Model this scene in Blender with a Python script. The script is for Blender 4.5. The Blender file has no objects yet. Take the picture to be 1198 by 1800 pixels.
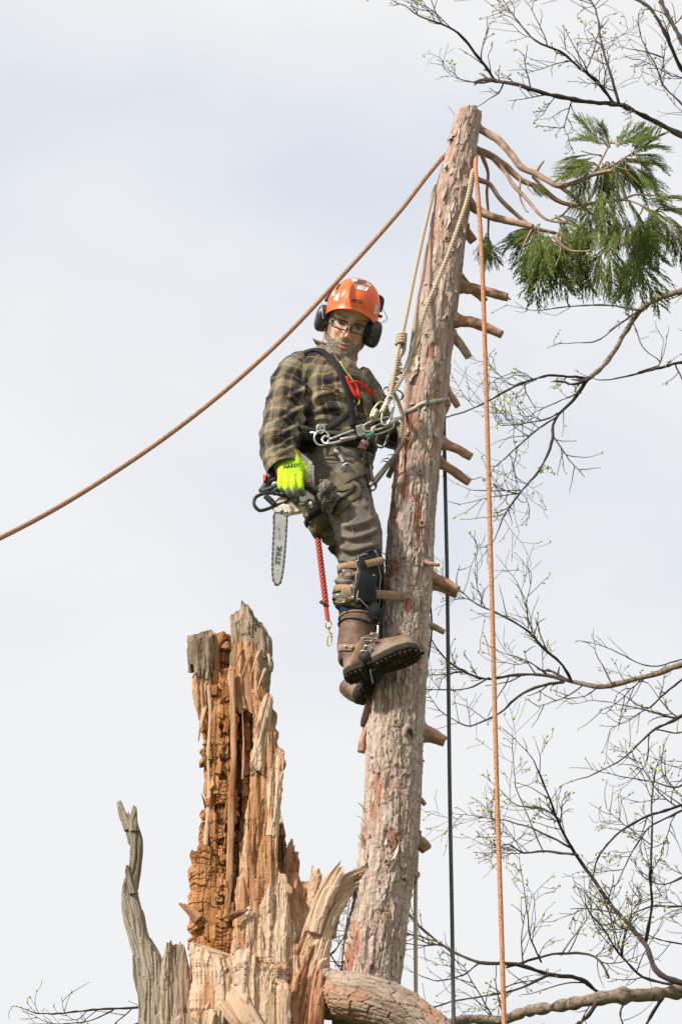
import bpy, math, random
import numpy as np
from mathutils import Vector, Matrix
from mathutils.bvhtree import BVHTree

random.seed(7); RNG = np.random.default_rng(7)
SC = bpy.context.scene
COL = SC.collection
rad = math.radians

# ------------------------------------------------------------------ camera
PITCH = rad(26.0); FPX = 6300.0; CAMZ = 1.7; Y0 = 12.6     # long lens, photographer on the ground
cam = bpy.data.cameras.new('camera'); camo = bpy.data.objects.new('camera', cam); COL.objects.link(camo)
camo.location = (0, 0, CAMZ); camo.rotation_euler = (math.pi/2 + PITCH, 0, 0)
cam.sensor_fit = 'VERTICAL'; cam.sensor_height = 24.0; cam.lens = 24.0*FPX/1800.0
cam.clip_start = 0.1; cam.clip_end = 5000
SC.camera = camo

# ------------------------------------------------------------------ sky, sun, exposure
SUN_EL, SUN_AZ = rad(36), rad(-126)       # azimuth from +Y (away from the camera) towards +X: from the left, a little in front
w = bpy.data.worlds.new('World'); SC.world = w; w.use_nodes = True
nt = w.node_tree; nt.nodes.clear()
def N(nt, t, **k):
    n = nt.nodes.new(t)
    for a, b in k.items():
        setattr(n, a, b)
    return n
wo = N(nt, 'ShaderNodeOutputWorld'); bg = N(nt, 'ShaderNodeBackground')
sky = N(nt, 'ShaderNodeTexSky', sky_type='NISHITA', sun_disc=False, sun_elevation=SUN_EL, sun_rotation=SUN_AZ)
sky.air_density = 1.0; sky.dust_density = 1.5
tc = N(nt, 'ShaderNodeTexCoord'); mp = N(nt, 'ShaderNodeMapping'); mp.inputs['Scale'].default_value = (5.0, 5.0, 9.0)
mp.inputs['Location'].default_value = (5.83, 2.44, 3.52); mp.inputs['Rotation'].default_value = (0.0, 0.35, 0.0)
n1 = N(nt, 'ShaderNodeTexNoise'); n1.inputs['Scale'].default_value = 1.0; n1.inputs['Detail'].default_value = 4.0; n1.inputs['Roughness'].default_value = 0.45
r1 = N(nt, 'ShaderNodeValToRGB')
r1.color_ramp.elements[0].position = 0.36; r1.color_ramp.elements[0].color = (6.0, 6.4, 7.1, 1)
r1.color_ramp.elements[1].position = 0.57; r1.color_ramp.elements[1].color = (7.5, 7.52, 7.6, 1)
mx = N(nt, 'ShaderNodeMix', data_type='RGBA'); mx.inputs['Factor'].default_value = 0.96     # high thin cloud over the clear sky
nt.links.new(tc.outputs['Generated'], mp.inputs['Vector']); nt.links.new(mp.outputs[0], n1.inputs['Vector'])
nt.links.new(n1.outputs['Fac'], r1.inputs['Fac']); nt.links.new(sky.outputs[0], mx.inputs[6]); nt.links.new(r1.outputs[0], mx.inputs[7])
nt.links.new(mx.outputs[2], bg.inputs['Color']); bg.inputs['Strength'].default_value = 0.1
nt.links.new(bg.outputs[0], wo.inputs[0])
sl = bpy.data.lights.new('sun', 'SUN'); sl.energy = 4.8; sl.angle = rad(4.0); sl.color = (1.0, 0.93, 0.83)
so = bpy.data.objects.new('sun', sl); COL.objects.link(so); so.location = (-8, 2, 20)
sd = Vector((math.cos(SUN_EL)*math.sin(SUN_AZ), math.cos(SUN_EL)*math.cos(SUN_AZ), math.sin(SUN_EL)))
so.rotation_euler = sd.to_track_quat('Z', 'Y').to_euler()
SC.view_settings.view_transform = 'Standard'; SC.view_settings.look = 'None'
SC.view_settings.exposure = 0.28; SC.view_settings.gamma = 1.0

# ------------------------------------------------------------------ helpers: picture point at a chosen distance -> world point
CP, SP = math.cos(PITCH), math.sin(PITCH)
FWD = np.array([0, CP, SP]); UP = np.array([0, -SP, CP]); RT = np.array([1.0, 0, 0]); CAMP = np.array([0, 0, CAMZ])
def P(px, py, dy=0.0):
    d = FWD + RT*((px-599.0)/FPX) + UP*((900.0-py)/FPX)
    return CAMP + d*((Y0+dy)/d[1])
def PV(px, py, dy):
    px, py, dy = np.broadcast_arrays(np.asarray(px, float), py, dy); d = FWD+RT*((px-599.0)/FPX)[..., None]+UP*((900.0-py)/FPX)[..., None]
    return CAMP+d*((Y0+dy)/d[..., 1])[..., None]
def PA(pts, dy=0.0):
    return np.array([P(p[0], p[1], (p[2] if len(p) > 2 else 0.0)+dy) for p in pts])
def ppm(p):                                     # pixels per metre at a world point
    return FPX/float(np.dot(np.asarray(p)-CAMP, FWD))
def nrm(v):
    v = np.asarray(v, float); return v/np.maximum(np.linalg.norm(v, axis=-1, keepdims=True), 1e-9)
def sst(a, b, x):
    t = np.clip((x-a)/(b-a), 0, 1); return t*t*(3-2*t)
def mixc(a, b, t):
    t = np.asarray(t)[..., None]; return np.asarray(a, float)*(1-t) + np.asarray(b, float)*t

# ------------------------------------------------------------------ numpy noise
def hsh(ix, iy, iz, seed=0):
    h = (ix.astype(np.int64)*374761393 + iy.astype(np.int64)*668265263 + iz.astype(np.int64)*2147483647 + seed*1274126177) & 0xffffffff
    h = ((h ^ (h >> 13))*1274126177) & 0xffffffff
    h = ((h ^ (h >> 16))*2246822519) & 0xffffffff
    h = h ^ (h >> 15)
    return (h & 0xffffff)/float(0x1000000)
def vn(p, seed=0):
    p = np.asarray(p, float); i = np.floor(p).astype(np.int64); f = p-i; f = f*f*(3-2*f)
    r = 0
    for a in (0, 1):
        wa = f[..., 0] if a else 1-f[..., 0]
        for b in (0, 1):
            wb = f[..., 1] if b else 1-f[..., 1]
            for c in (0, 1):
                wc = f[..., 2] if c else 1-f[..., 2]
                r = r + wa*wb*wc*hsh(i[..., 0]+a, i[..., 1]+b, i[..., 2]+c, seed)
    return r*2-1
def fbm(p, o=4, seed=0, g=0.5):
    p = np.asarray(p, float); r = 0; a = 1.0; t = 0
    for k in range(o):
        r = r+a*vn(p*(2.03**k)+17.3*k, seed+k); t += a; a *= g
    return r/t
def st3(*a):
    return np.stack(np.broadcast_arrays(*a), -1)
def voro(u, v, seed=0, jit=0.85):
    iu = np.floor(u).astype(np.int64); iv = np.floor(v).astype(np.int64)
    f1 = np.full(u.shape, 9.0); f2 = np.full(u.shape, 9.0); idr = np.zeros(u.shape)
    z = np.zeros_like(iu)
    for a in (-1, 0, 1):
        for b in (-1, 0, 1):
            cx, cy = iu+a, iv+b
            x = cx+0.5+jit*(hsh(cx, cy, z, seed)-0.5); y = cy+0.5+jit*(hsh(cx, cy, z+1, seed)-0.5)
            d = np.hypot(u-x, v-y); r = hsh(cx, cy, z+2, seed)
            n = d < f1
            f2 = np.where(n, f1, np.minimum(f2, d)); idr = np.where(n, r, idr); f1 = np.where(n, d, f1)
    return f1, f2, idr

# ------------------------------------------------------------------ mesh helpers
class MB:                                        # collects vertices and faces for ONE mesh
    def __init__(s): s.v = []; s.f4 = []; s.f3 = []; s.n = 0; s.a = []
    def add(s, v, f4=None, f3=None, col=None):
        v = np.asarray(v, float).reshape(-1, 3)
        if f4 is not None and len(f4): s.f4.append(np.asarray(f4, np.int64)+s.n)
        if f3 is not None and len(f3): s.f3.append(np.asarray(f3, np.int64)+s.n)
        s.v.append(v); s.a.append(np.tile([1., 1, 1], (len(v), 1)) if col is None else np.broadcast_to(np.asarray(col, float), (len(v), 3)))
        s.n += len(v); return s
    def arr(s):
        return (np.concatenate(s.v), np.concatenate(s.f4) if s.f4 else np.zeros((0, 4), np.int64),
                np.concatenate(s.f3) if s.f3 else np.zeros((0, 3), np.int64), np.concatenate(s.a))
ORG = {}
def mesh_from(name, v, f4, f3, smooth=True, attrs=None):
    me = bpy.data.meshes.new(name)
    v = np.asarray(v, np.float32); f4 = np.asarray(f4, np.int32).reshape(-1, 4); f3 = np.asarray(f3, np.int32).reshape(-1, 3)
    me.vertices.add(len(v)); me.vertices.foreach_set('co', v.ravel())
    nl = f4.size+f3.size; me.loops.add(nl)
    me.loops.foreach_set('vertex_index', np.concatenate([f4.ravel(), f3.ravel()]))
    me.polygons.add(len(f4)+len(f3))
    ls = np.concatenate([np.arange(len(f4))*4, len(f4)*4+np.arange(len(f3))*3]).astype(np.int32)
    me.polygons.foreach_set('loop_start', ls)
    me.polygons.foreach_set('use_smooth', np.full(len(ls), smooth, bool))
    for k, a in (attrs or {}).items():
        a = np.asarray(a, np.float32)
        if a.ndim == 2:
            at = me.attributes.new(k, 'FLOAT_COLOR', 'POINT'); c = np.ones((len(v), 4), np.float32); c[:, :3] = a
            at.data.foreach_set('color', c.ravel())
        else:
            at = me.attributes.new(k, 'FLOAT', 'POINT'); at.data.foreach_set('value', a.ravel())
    me.update(calc_edges=True); me.validate()
    return me
def tag(o, label=None, cat=None, group=None, kind=None):
    if label: o['label'] = label
    if cat: o['category'] = cat
    if group: o['group'] = group
    if kind: o['kind'] = kind
    return o
def thing(name, loc, label, cat, group=None):    # an Empty at a thing's base
    o = bpy.data.objects.new(name, None); COL.objects.link(o); o.location = tuple(loc); o.empty_display_size = 0.1
    ORG[o.name] = np.asarray(loc, float); return tag(o, label, cat, group)
def obj(name, arr, m, parent=None, smooth=True, attrs=None, loc=None):
    """world-space arrays -> one linked mesh object (child vertices are kept relative to the thing's base)"""
    v, f4, f3 = arr[0], arr[1], arr[2]
    if attrs is None and len(arr) > 3: attrs = {'col': arr[3]}
    org = ORG[parent.name] if parent is not None else (np.asarray(loc, float) if loc is not None else np.array([v[:, 0].mean(), v[:, 1].mean(), v[:, 2].min()]))
    me = mesh_from(name, v-org, f4, f3, smooth, attrs); me.materials.append(m)
    o = bpy.data.objects.new(name, me); COL.objects.link(o)
    if parent is not None: o.parent = parent
    else: o.location = tuple(org)
    ORG[o.name] = org
    return o
def spl(a, n, even=True):                        # Catmull-Rom resample of (K,d) by chord length
    a = np.asarray(a, float); one = a.ndim == 1
    if one: a = a[:, None]
    k = len(a); d = np.linalg.norm(np.diff(a[:, :3] if a.shape[1] >= 3 else a, axis=0), axis=1)+1e-9
    t = np.concatenate([[0], np.cumsum(d)]); m = np.zeros_like(a)
    m[1:-1] = (a[2:]-a[:-2])/(t[2:]-t[:-2])[:, None]; m[0] = (a[1]-a[0])/d[0]; m[-1] = (a[-1]-a[-2])/d[-1]
    q = np.linspace(0, t[-1], n) if np.isscalar(n) else np.asarray(n)*t[-1]
    i = np.clip(np.searchsorted(t, q, side='right')-1, 0, k-2); h = d[i]; s = (q-t[i])/h
    s = s[:, None]; h = h[:, None]
    r = (2*s**3-3*s**2+1)*a[i]+(s**3-2*s**2+s)*h*m[i]+(-2*s**3+3*s**2)*a[i+1]+(s**3-s**2)*h*m[i+1]
    return r[:, 0] if one else r
def gridf(n, m, close=True):
    i = np.arange(n-1)[:, None]; j = np.arange(m if close else m-1)[None, :]; j2 = (j+1) % m
    return np.stack([i*m+j, i*m+j2, (i+1)*m+j2, (i+1)*m+j], -1).reshape(-1, 4)
def capped(V):                                   # (n,m,3) ring stack -> closed arrays
    n, m = V.shape[:2]; v = V.reshape(-1, 3); c0, c1 = V[0].mean(0), V[-1].mean(0)
    j = np.arange(m); j2 = (j+1) % m
    f3 = np.concatenate([np.stack([j2, j, np.full(m, n*m)], 1), np.stack([(n-1)*m+j, (n-1)*m+j2, np.full(m, n*m+1)], 1)])
    return np.concatenate([v, [c0, c1]]), gridf(n, m), f3
def loft(C, hw, hd, n, m, p=2.0, t=None, dref=(0, 1, 0)):
    """tube of elliptical section along C; hw in the picture plane, hd in depth. Angle 0 is at the back so the seam is hidden."""
    C = np.asarray(C, float); k = len(C)
    q = spl(np.column_stack([C, np.broadcast_to(hw, k), np.broadcast_to(hd, k)]), n if t is None else t)
    c = q[:, :3]; a = np.maximum(q[:, 3], 1e-4); b = np.maximum(q[:, 4], 1e-4)
    T = nrm(np.gradient(c, axis=0)); d = np.asarray(dref, float); D = nrm(d-T*(T@d)[:, None]); S = np.cross(D, T)
    th = np.linspace(0, 2*np.pi, m, endpoint=False); ct, s_ = np.cos(th), np.sin(th)
    ex = 2.0/p; X = np.sign(s_)*np.abs(s_)**ex; Y = np.sign(ct)*np.abs(ct)**ex
    V = c[:, None]+S[:, None]*(a[:, None]*X)[..., None]+D[:, None]*(b[:, None]*Y)[..., None]
    Nn = nrm(S[:, None]*(b[:, None]*s_)[..., None]+D[:, None]*(a[:, None]*ct)[..., None])
    s = np.concatenate([[0], np.cumsum(np.linalg.norm(np.diff(c, axis=0), axis=1))])
    return dict(V=V, N=Nn, T=T, S=S, D=D, s=s, th=th, a=a, b=b, c=c,
                u=th[None]*np.mean((a+b)/2)+np.zeros((len(s), 1)), v=s[:, None]+np.zeros((1, m)))
def tube(C, r, m=8, n=None):
    C = np.asarray(C, float); r = np.broadcast_to(r, len(C))
    if n: q = spl(np.column_stack([C, r]), n); C, r = q[:, :3], q[:, 3]
    T = nrm(np.gradient(C, axis=0)); ref = np.array([0, 0, 1.0]) if abs(T[:, 2]).mean() < 0.8 else np.array([0.3, 1, 0])
    D = nrm(ref-T*(T@ref)[:, None]); S = np.cross(D, T); th = np.linspace(0, 2*np.pi, m, endpoint=False)
    V = C[:, None]+(S[:, None]*np.cos(th)[None, :, None]+D[:, None]*np.sin(th)[None, :, None])*np.asarray(r)[:, None, None]
    return capped(V)
def strands(C, r, k=3, pitch=0.05, m=6, step=10):   # laid rope: k strands twisted round each other
    C = spl(C, 400); s = np.concatenate([[0], np.cumsum(np.linalg.norm(np.diff(C, axis=0), axis=1))]); L = s[-1]
    n = max(12, int(L/pitch*step)); q = np.linspace(0, L, n); c = np.stack([np.interp(q, s, C[:, i]) for i in range(3)], 1)
    T = nrm(np.gradient(c, axis=0)); ref = np.array([0.2, 1.0, 0.1]); D = nrm(ref-T*(T@ref)[:, None]); S = np.cross(D, T)
    b = MB()
    for i in range(k):
        a = q/pitch*2*np.pi+i*2*np.pi/k
        b.add(*tube(c+(S*np.cos(a)[:, None]+D*np.sin(a)[:, None])*r*0.52, r*0.56, m))
    return b.arr()
def box(c, ax, ay, az, sx, sy, sz, bev=0.15):     # bevelled block, axes given, full sizes
    c = np.asarray(c, float); ax, ay, az = [np.asarray(x, float) for x in (ax, ay, az)]
    h = np.array([sx, sy, sz])/2; e = bev*min(h)
    pts = []; 
    for k, z in enumerate((-1, -1, 1, 1)):
        ins = e if k in (0, 3) else 0.0; zz = z*h[2] if k in (0, 3) else z*(h[2]-e)
        x1, y1 = h[0]-ins, h[1]-ins
        for x, y in ((-x1+e, -y1), (x1-e, -y1), (x1, -y1+e), (x1, y1-e), (x1-e, y1), (-x1+e, y1), (-x1, y1-e), (-x1, -y1+e)):
            pts.append(c+ax*x+ay*y+az*zz)
    return capped(np.array(pts).reshape(4, 8, 3))
def ribbon(C, Nv, wd, th):                        # flat strap along C lying against normals Nv
    C = np.asarray(C, float); T = nrm(np.gradient(C, axis=0)); Nv = nrm(np.broadcast_to(np.asarray(Nv, float), C.shape)); B = nrm(np.cross(T, Nv))
    wd = np.broadcast_to(wd, len(C))[:, None]/2; h = th/2; e = 0.8
    V = np.stack([C-B*wd-Nv*h*.3, C-B*wd*e-Nv*h, C+B*wd*e-Nv*h, C+B*wd-Nv*h*.3, C+B*wd+Nv*h*.3, C+B*wd*e+Nv*h, C-B*wd*e+Nv*h, C-B*wd+Nv*h*.3], 1)
    return capped(V)
def loopC(C, n=48):                               # closed smooth loop through points
    C = np.asarray(C, float); C = np.concatenate([C[-2:], C, C[:3]]); k = len(C)
    q = spl(C, 20*k); d = np.linalg.norm(q-C[2], axis=1); i0 = int(np.argmin(d[:len(d)//2])); i1 = len(d)//2+int(np.argmin(d[len(d)//2:]))
    q = q[i0:i1]; return q[np.linspace(0, len(q)-1, n).astype(int)]
def ring(C, r, m=8):                              # closed torus-like tube along a closed loop
    C = np.asarray(C, float); n = len(C); T = nrm(np.roll(C, -1, 0)-np.roll(C, 1, 0)); Z = nrm(np.cross(C-C.mean(0), T).mean(0))
    Z = np.broadcast_to(Z, C.shape); S = nrm(np.cross(T, Z)); Z = np.cross(S, T); th = np.linspace(0, 2*np.pi, m, endpoint=False)
    V = C[:, None]+(S[:, None]*np.cos(th)[None, :, None]+Z[:, None]*np.sin(th)[None, :, None])*r
    i = np.arange(n)[:, None]; i2 = (i+1) % n; j = np.arange(m)[None]; j2 = (j+1) % m
    return V.reshape(-1, 3), np.stack([i*m+j, i*m+j2, i2*m+j2, i2*m+j], -1).reshape(-1, 4), np.zeros((0, 3), np.int64)
def ball(c, ax, n=10, m=14):                      # ellipsoid, ax = 3 scaled axes (rows)
    ph = np.linspace(0.06, np.pi-0.06, n); th = np.linspace(0, 2*np.pi, m, endpoint=False); ax = np.asarray(ax, float)
    x = np.sin(ph)[:, None]*np.cos(th); y = np.sin(ph)[:, None]*np.sin(th); z = np.cos(ph)[:, None]+0*th
    return capped(np.asarray(c)+x[..., None]*ax[0]+y[..., None]*ax[1]+z[..., None]*ax[2])
def union(parts, vox, smooth=0):                  # weld closed pieces into one continuous skin
    b = MB()
    for p_ in parts: b.add(*p_[:3])
    me = mesh_from('tmp', *b.arr()[:3]); o = bpy.data.objects.new('tmp', me); COL.objects.link(o)
    md = o.modifiers.new('r', 'REMESH'); md.mode = 'VOXEL'; md.voxel_size = vox
    dg = bpy.context.evaluated_depsgraph_get(); ev = o.evaluated_get(dg); m2 = ev.to_mesh()
    v = np.empty(len(m2.vertices)*3, np.float32); m2.vertices.foreach_get('co', v); v = v.reshape(-1, 3).astype(float)
    lt = np.empty(len(m2.polygons), np.int32); m2.polygons.foreach_get('loop_total', lt)
    li = np.empty(len(m2.loops), np.int32); m2.loops.foreach_get('vertex_index', li)
    f = li.reshape(-1, 4).astype(np.int64) if (lt == 4).all() else np.array([list(q.vertices) for q in m2.polygons if len(q.vertices) == 4])
    ev.to_mesh_clear(); bpy.data.objects.remove(o); bpy.data.meshes.remove(me)
    return relax(v, f, smooth), f, np.zeros((0, 3), np.int64)
def relax(v, f, it):
    for _ in range(it):
        s = np.zeros_like(v); c = np.zeros(len(v))
        for a, b in ((0, 1), (1, 2), (2, 3), (3, 0)):
            np.add.at(s, f[:, a], v[f[:, b]]); np.add.at(s, f[:, b], v[f[:, a]]); np.add.at(c, f[:, a], 1); np.add.at(c, f[:, b], 1)
        v = v*0.4+0.6*s/np.maximum(c, 1)[:, None]
    return v
def vnorm(v, f):
    n = np.zeros_like(v); fn = np.cross(v[f[:, 2]]-v[f[:, 0]], v[f[:, 3]]-v[f[:, 1]])
    for a in range(4): np.add.at(n, f[:, a], fn)
    return nrm(n)
def bvh_of(arr):
    return BVHTree.FromPolygons([tuple(x) for x in arr[0]], [tuple(int(i) for i in q) for q in arr[1]]+[tuple(int(i) for i in q) for q in arr[2]])
def hit(bv, px, py, off=0.003):                   # nearest surface point seen at a picture point, lifted off by `off`
    d = FWD+RT*((px-599.0)/FPX)+UP*((900.0-py)/FPX); r = bv.ray_cast(Vector(CAMP), Vector(d))
    if r[0] is None: return None, None
    n = np.array(r[1]); n = -n if np.dot(n, d) > 0 else n
    return np.array(r[0])+n*off, n
def surf_path(bv, pts, n, off=0.003, dy=-0.1):
    q = spl(np.array(pts, float), n); C = []; Nn = []
    for x in q:
        h, nn = hit(bv, x[0], x[1], off)
        if h is None:
            if C: C.append(None); Nn.append(None)
            continue
        C.append(h); Nn.append(nn)
    k = [i for i in range(len(C)) if C[i] is not None]
    C = np.array([C[i] for i in k]); Nn = np.array([Nn[i] for i in k])
    for _ in range(6):
        C[1:-1] = (C[:-2]+2*C[1:-1]+C[2:])/4; Nn[1:-1] = (Nn[:-2]+2*Nn[1:-1]+Nn[2:])/4
    return C, nrm(Nn)
def wrap(bv, c, axis, rmax, n=56, off=0.004):      # closed loop lying on a limb around an axis
    c = np.asarray(c, float); axis = nrm(axis); ref = nrm(np.cross(axis, [0.2, 0.3, 1.0] if abs(axis[2]) < 0.9 else [1, 0, 0])); r2 = np.cross(axis, ref)
    R = []
    for t in np.linspace(0, 2*np.pi, n, endpoint=False):
        d = ref*math.cos(t)+r2*math.sin(t); h = bv.ray_cast(Vector(c+d*rmax), Vector(-d), rmax)
        R.append(np.linalg.norm(np.array(h[0])-c) if h[0] is not None else np.nan)
    R = np.array(R); R[np.isnan(R)] = np.nanmean(R); R = np.minimum(R, np.nanmedian(R)*1.5)
    for _ in range(2): R = np.maximum(R, (np.roll(R, 1)+R+np.roll(R, -1))/3)
    t = np.linspace(0, 2*np.pi, n, endpoint=False)
    D = ref*np.cos(t)[:, None]+r2*np.sin(t)[:, None]
    return c+D*(R+off)[:, None], D
def band(C, D, axis, wd, th):                     # closed strap band around an axis
    axis = nrm(axis); n = len(C); h = th/2
    V = np.stack([C-axis*wd/2-D*h, C-axis*wd*.46+D*h, C+axis*wd*.46+D*h, C+axis*wd/2-D*h], 1)
    i = np.arange(n)[:, None]; i2 = (i+1) % n; j = np.arange(4)[None]; j2 = (j+1) % 4
    return V.reshape(-1, 3), np.stack([i*4+j, i*4+j2, i2*4+j2, i2*4+j], -1).reshape(-1, 4), np.zeros((0, 3), np.int64)
def text_mesh(s, size, shear=0.0, bold=0.0):
    cu = bpy.data.curves.new('t', 'FONT'); cu.body = s; cu.size = size; cu.align_x = 'CENTER'; cu.align_y = 'CENTER'; cu.shear = shear; cu.offset = bold
    cu.resolution_u = 3
    o = bpy.data.objects.new('t', cu); COL.objects.link(o); dg = bpy.context.evaluated_depsgraph_get(); e = o.evaluated_get(dg); m = e.to_mesh()
    import bmesh
    bm = bmesh.new(); bm.from_mesh(m); e.to_mesh_clear(); bmesh.ops.triangulate(bm, faces=bm.faces)
    v = np.array([x.co[:] for x in bm.verts]); f = np.array([[q.index for q in x.verts] for x in bm.faces]); bm.free()
    bpy.data.objects.remove(o); bpy.data.curves.remove(cu)
    return v, f

# ------------------------------------------------------------------ materials
MATS = {}
def M(name, color=None, rough=0.7, var=0.25, scale=40.0, bump=0.3, bscale=None, metal=0.0, stretch=(1, 1, 1), spec=0.35, dist=0.002, second=None, thr=(0.45, 0.6), s2=60.0, sub=0.0, sheen=0.0):
    """node material; colour None -> the mesh's own colour attribute. `second` speckles another colour through."""
    if name in MATS: return MATS[name]
    m = bpy.data.materials.new(name); m.use_nodes = True; nt = m.node_tree; b = nt.nodes['Principled BSDF']; L = nt.links.new
    b.inputs['Roughness'].default_value = rough; b.inputs['Metallic'].default_value = metal; b.inputs['Specular IOR Level'].default_value = spec
    if sub: b.inputs['Subsurface Weight'].default_value = sub; b.inputs['Subsurface Radius'].default_value = (0.01, 0.004, 0.002); b.inputs['Subsurface Scale'].default_value = 0.5
    if sheen: b.inputs['Sheen Weight'].default_value = sheen
    t = N(nt, 'ShaderNodeTexCoord'); mp = N(nt, 'ShaderNodeMapping'); mp.inputs['Scale'].default_value = stretch; L(t.outputs['Object'], mp.inputs[0])
    nz = N(nt, 'ShaderNodeTexNoise'); nz.inputs['Scale'].default_value = scale; nz.inputs['Detail'].default_value = 6; nz.inputs['Roughness'].default_value = 0.6; L(mp.outputs[0], nz.inputs['Vector'])
    if color is None:
        a = N(nt, 'ShaderNodeAttribute', attribute_name='col'); src = a.outputs['Color']
    else:
        a = N(nt, 'ShaderNodeRGB'); a.outputs[0].default_value = (*color, 1); src = a.outputs[0]
    if second is not None:
        n2 = N(nt, 'ShaderNodeTexNoise'); n2.inputs['Scale'].default_value = s2; n2.inputs['Detail'].default_value = 3; L(mp.outputs[0], n2.inputs['Vector'])
        mr = N(nt, 'ShaderNodeMapRange'); mr.inputs[1].default_value = thr[0]; mr.inputs[2].default_value = thr[1]; L(n2.outputs['Fac'], mr.inputs[0])
        mx = N(nt, 'ShaderNodeMix', data_type='RGBA'); L(mr.outputs[0], mx.inputs[0]); L(src, mx.inputs[6]); mx.inputs[7].default_value = (*second, 1); src = mx.outputs[2]
    r = N(nt, 'ShaderNodeMapRange'); r.inputs[1].default_value = 0.25; r.inputs[2].default_value = 0.75; r.inputs[3].default_value = 1-var; r.inputs[4].default_value = 1+var; L(nz.outputs['Fac'], r.inputs[0])
    mu = N(nt, 'ShaderNodeMix', data_type='RGBA', blend_type='MULTIPLY'); mu.inputs[0].default_value = 1.0; L(src, mu.inputs[6]); L(r.outputs[0], mu.inputs[7])
    L(mu.outputs[2], b.inputs['Base Color'])
    if bump:
        n3 = N(nt, 'ShaderNodeTexNoise'); n3.inputs['Scale'].default_value = bscale or scale*2; n3.inputs['Detail'].default_value = 5; L(mp.outputs[0], n3.inputs['Vector'])
        bp = N(nt, 'ShaderNodeBump'); bp.inputs['Strength'].default_value = bump; bp.inputs['Distance'].default_value = dist; L(n3.outputs['Fac'], bp.inputs['Height']); L(bp.outputs[0], b.inputs['Normal'])
    MATS[name] = m; return m
BARK = M('bark', None, 0.9, 0.22, 120, 0.6, 300, dist=0.003, spec=0.15)
WOOD = M('torn_wood', None, 0.85, 0.32, 110, 0.9, 240, stretch=(3, 3, 0.35), dist=0.004, spec=0.15)
TWIG = M('twig_bark', (0.065, 0.05, 0.046), 0.9, 0.3, 80, 0.3, spec=0.15)
LIMB = M('limb_bark', (0.24, 0.185, 0.14), 0.9, 0.35, 45, 0.8, 90, dist=0.006, second=(0.09, 0.07, 0.05), thr=(0.5, 0.68), s2=40, spec=0.15)
BUD = M('spring_buds', (0.42, 0.43, 0.09), 0.6, 0.35, 30, 0.0)

# ================================================================== ground
ng = 60; gx = np.concatenate([np.linspace(-1, 1, ng)**3*900]); G = np.stack(np.meshgrid(gx, gx+10, indexing='ij'), -1)
gz = -0.35*(1+fbm(st3(G[..., 0]*.02, G[..., 1]*.02, 0*G[..., 0]), 3, 5))*sst(8, 60, np.hypot(G[..., 0], G[..., 1]-10))
gm = M('grass_ground', (0.07, 0.10, 0.03), 0.95, 0.4, 3.0, 0.8, 40, second=(0.13, 0.10, 0.05), thr=(0.5, 0.65), s2=1.2)
go = obj('ground', (np.dstack([G, gz[..., None]]).reshape(-1, 3), gridf(ng, ng, False), []), gm, loc=(0, 0, 0)); tag(go, 'green lawn spreading under the trees', 'ground', kind='structure')

# ================================================================== the standing cedar
TR = [(195, 803, 843), (205, 802, 843), (250, 790, 836), (300, 777, 832), (350, 766, 826), (400, 757, 818), (480, 742, 809), (560, 729, 799), (660, 716, 787), (760, 704, 778),
      (900, 686, 763), (1000, 679, 759), (1100, 669, 753), (1200, 659, 747), (1300, 646, 741), (1400, 641, 736), (1480, 634, 732), (1550, 626, 723), (1650, 608, 710), (1735, 598, 701), (1800, 588, 696)]
def rows_path(rows, dy=0.0):
    C = np.array([P((a+b)/2, y, dy) for y, a, b in rows]); hw = np.array([(b-a)/2/ppm(c) for (y, a, b), c in zip(rows, C)])
    return C, hw
Ct, ht = rows_path(TR)
bot = np.array([Ct[-1][0]-0.24, Y0+0.02, -0.05]); mid = (Ct[-1]+bot)/2; mid[0] += 0.02
Ct = np.vstack([Ct, mid, bot]); ht = np.concatenate([ht, [0.15, 0.22]])
def trunk_x(py):                                 # world centre / radius of the trunk at a picture row
    ys = [r[0] for r in TR]; a = np.interp(py, ys, [r[1] for r in TR]); b = np.interp(py, ys, [r[2] for r in TR]); c = P((a+b)/2, py, 0)
    return c, (b-a)/2/ppm(c)
seg = np.linalg.norm(np.diff(Ct, axis=0), axis=1).cumsum(); fv = seg[19]/seg[-1]
tt = np.concatenate([np.linspace(0, fv+0.02, 1150), np.linspace(fv+0.023, 1, 120)])
Lf = loft(Ct, ht, ht, 0, 190, t=tt)
u, v = Lf['th'][None]*0.105+0*Lf['v'], Lf['v']; hgt = v/3.6
wu = fbm(st3(u*18, v*9, 0*u), 3, 1); wv = fbm(st3(u*14, v*10, 0*u+5), 3, 2)
f1, f2, i1 = voro((u+wu*0.012)/0.026, (v+wv*0.035)/0.085, 3)
g1, g2, j1 = voro((u+wu*0.010)/0.0125, (v+wv*0.03)/0.042, 8)
low = sst(0.25, 0.75, hgt)                        # more fissured towards the base
lev = sst(0.25, 0.5, i1+0.35*fbm(st3(u*30, v*8, 0*u+2), 3, 4))
edge = sst(0.0, 0.10, f2-f1); edge2 = sst(0.0, 0.14, g2-g1)
disp = 0.0045*lev*(0.4+0.6*edge)+(0.002+0.0022*low)*j1*edge2-0.0022*(1-edge)*(0.4+low)-0.0018*(1-edge2)*(0.35+low)
disp += 0.0045*fbm(st3(np.cos(Lf['th'])[None]*1.2+0*v, np.sin(Lf['th'])[None]*1.2+0*v, v*3.0), 3, 9)+0.0015*fbm(st3(u*200, v*40, 0*u), 3, 12)
rs = np.zeros_like(u)                             # scars where bark was torn off: (px, py, sx, sy)
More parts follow.
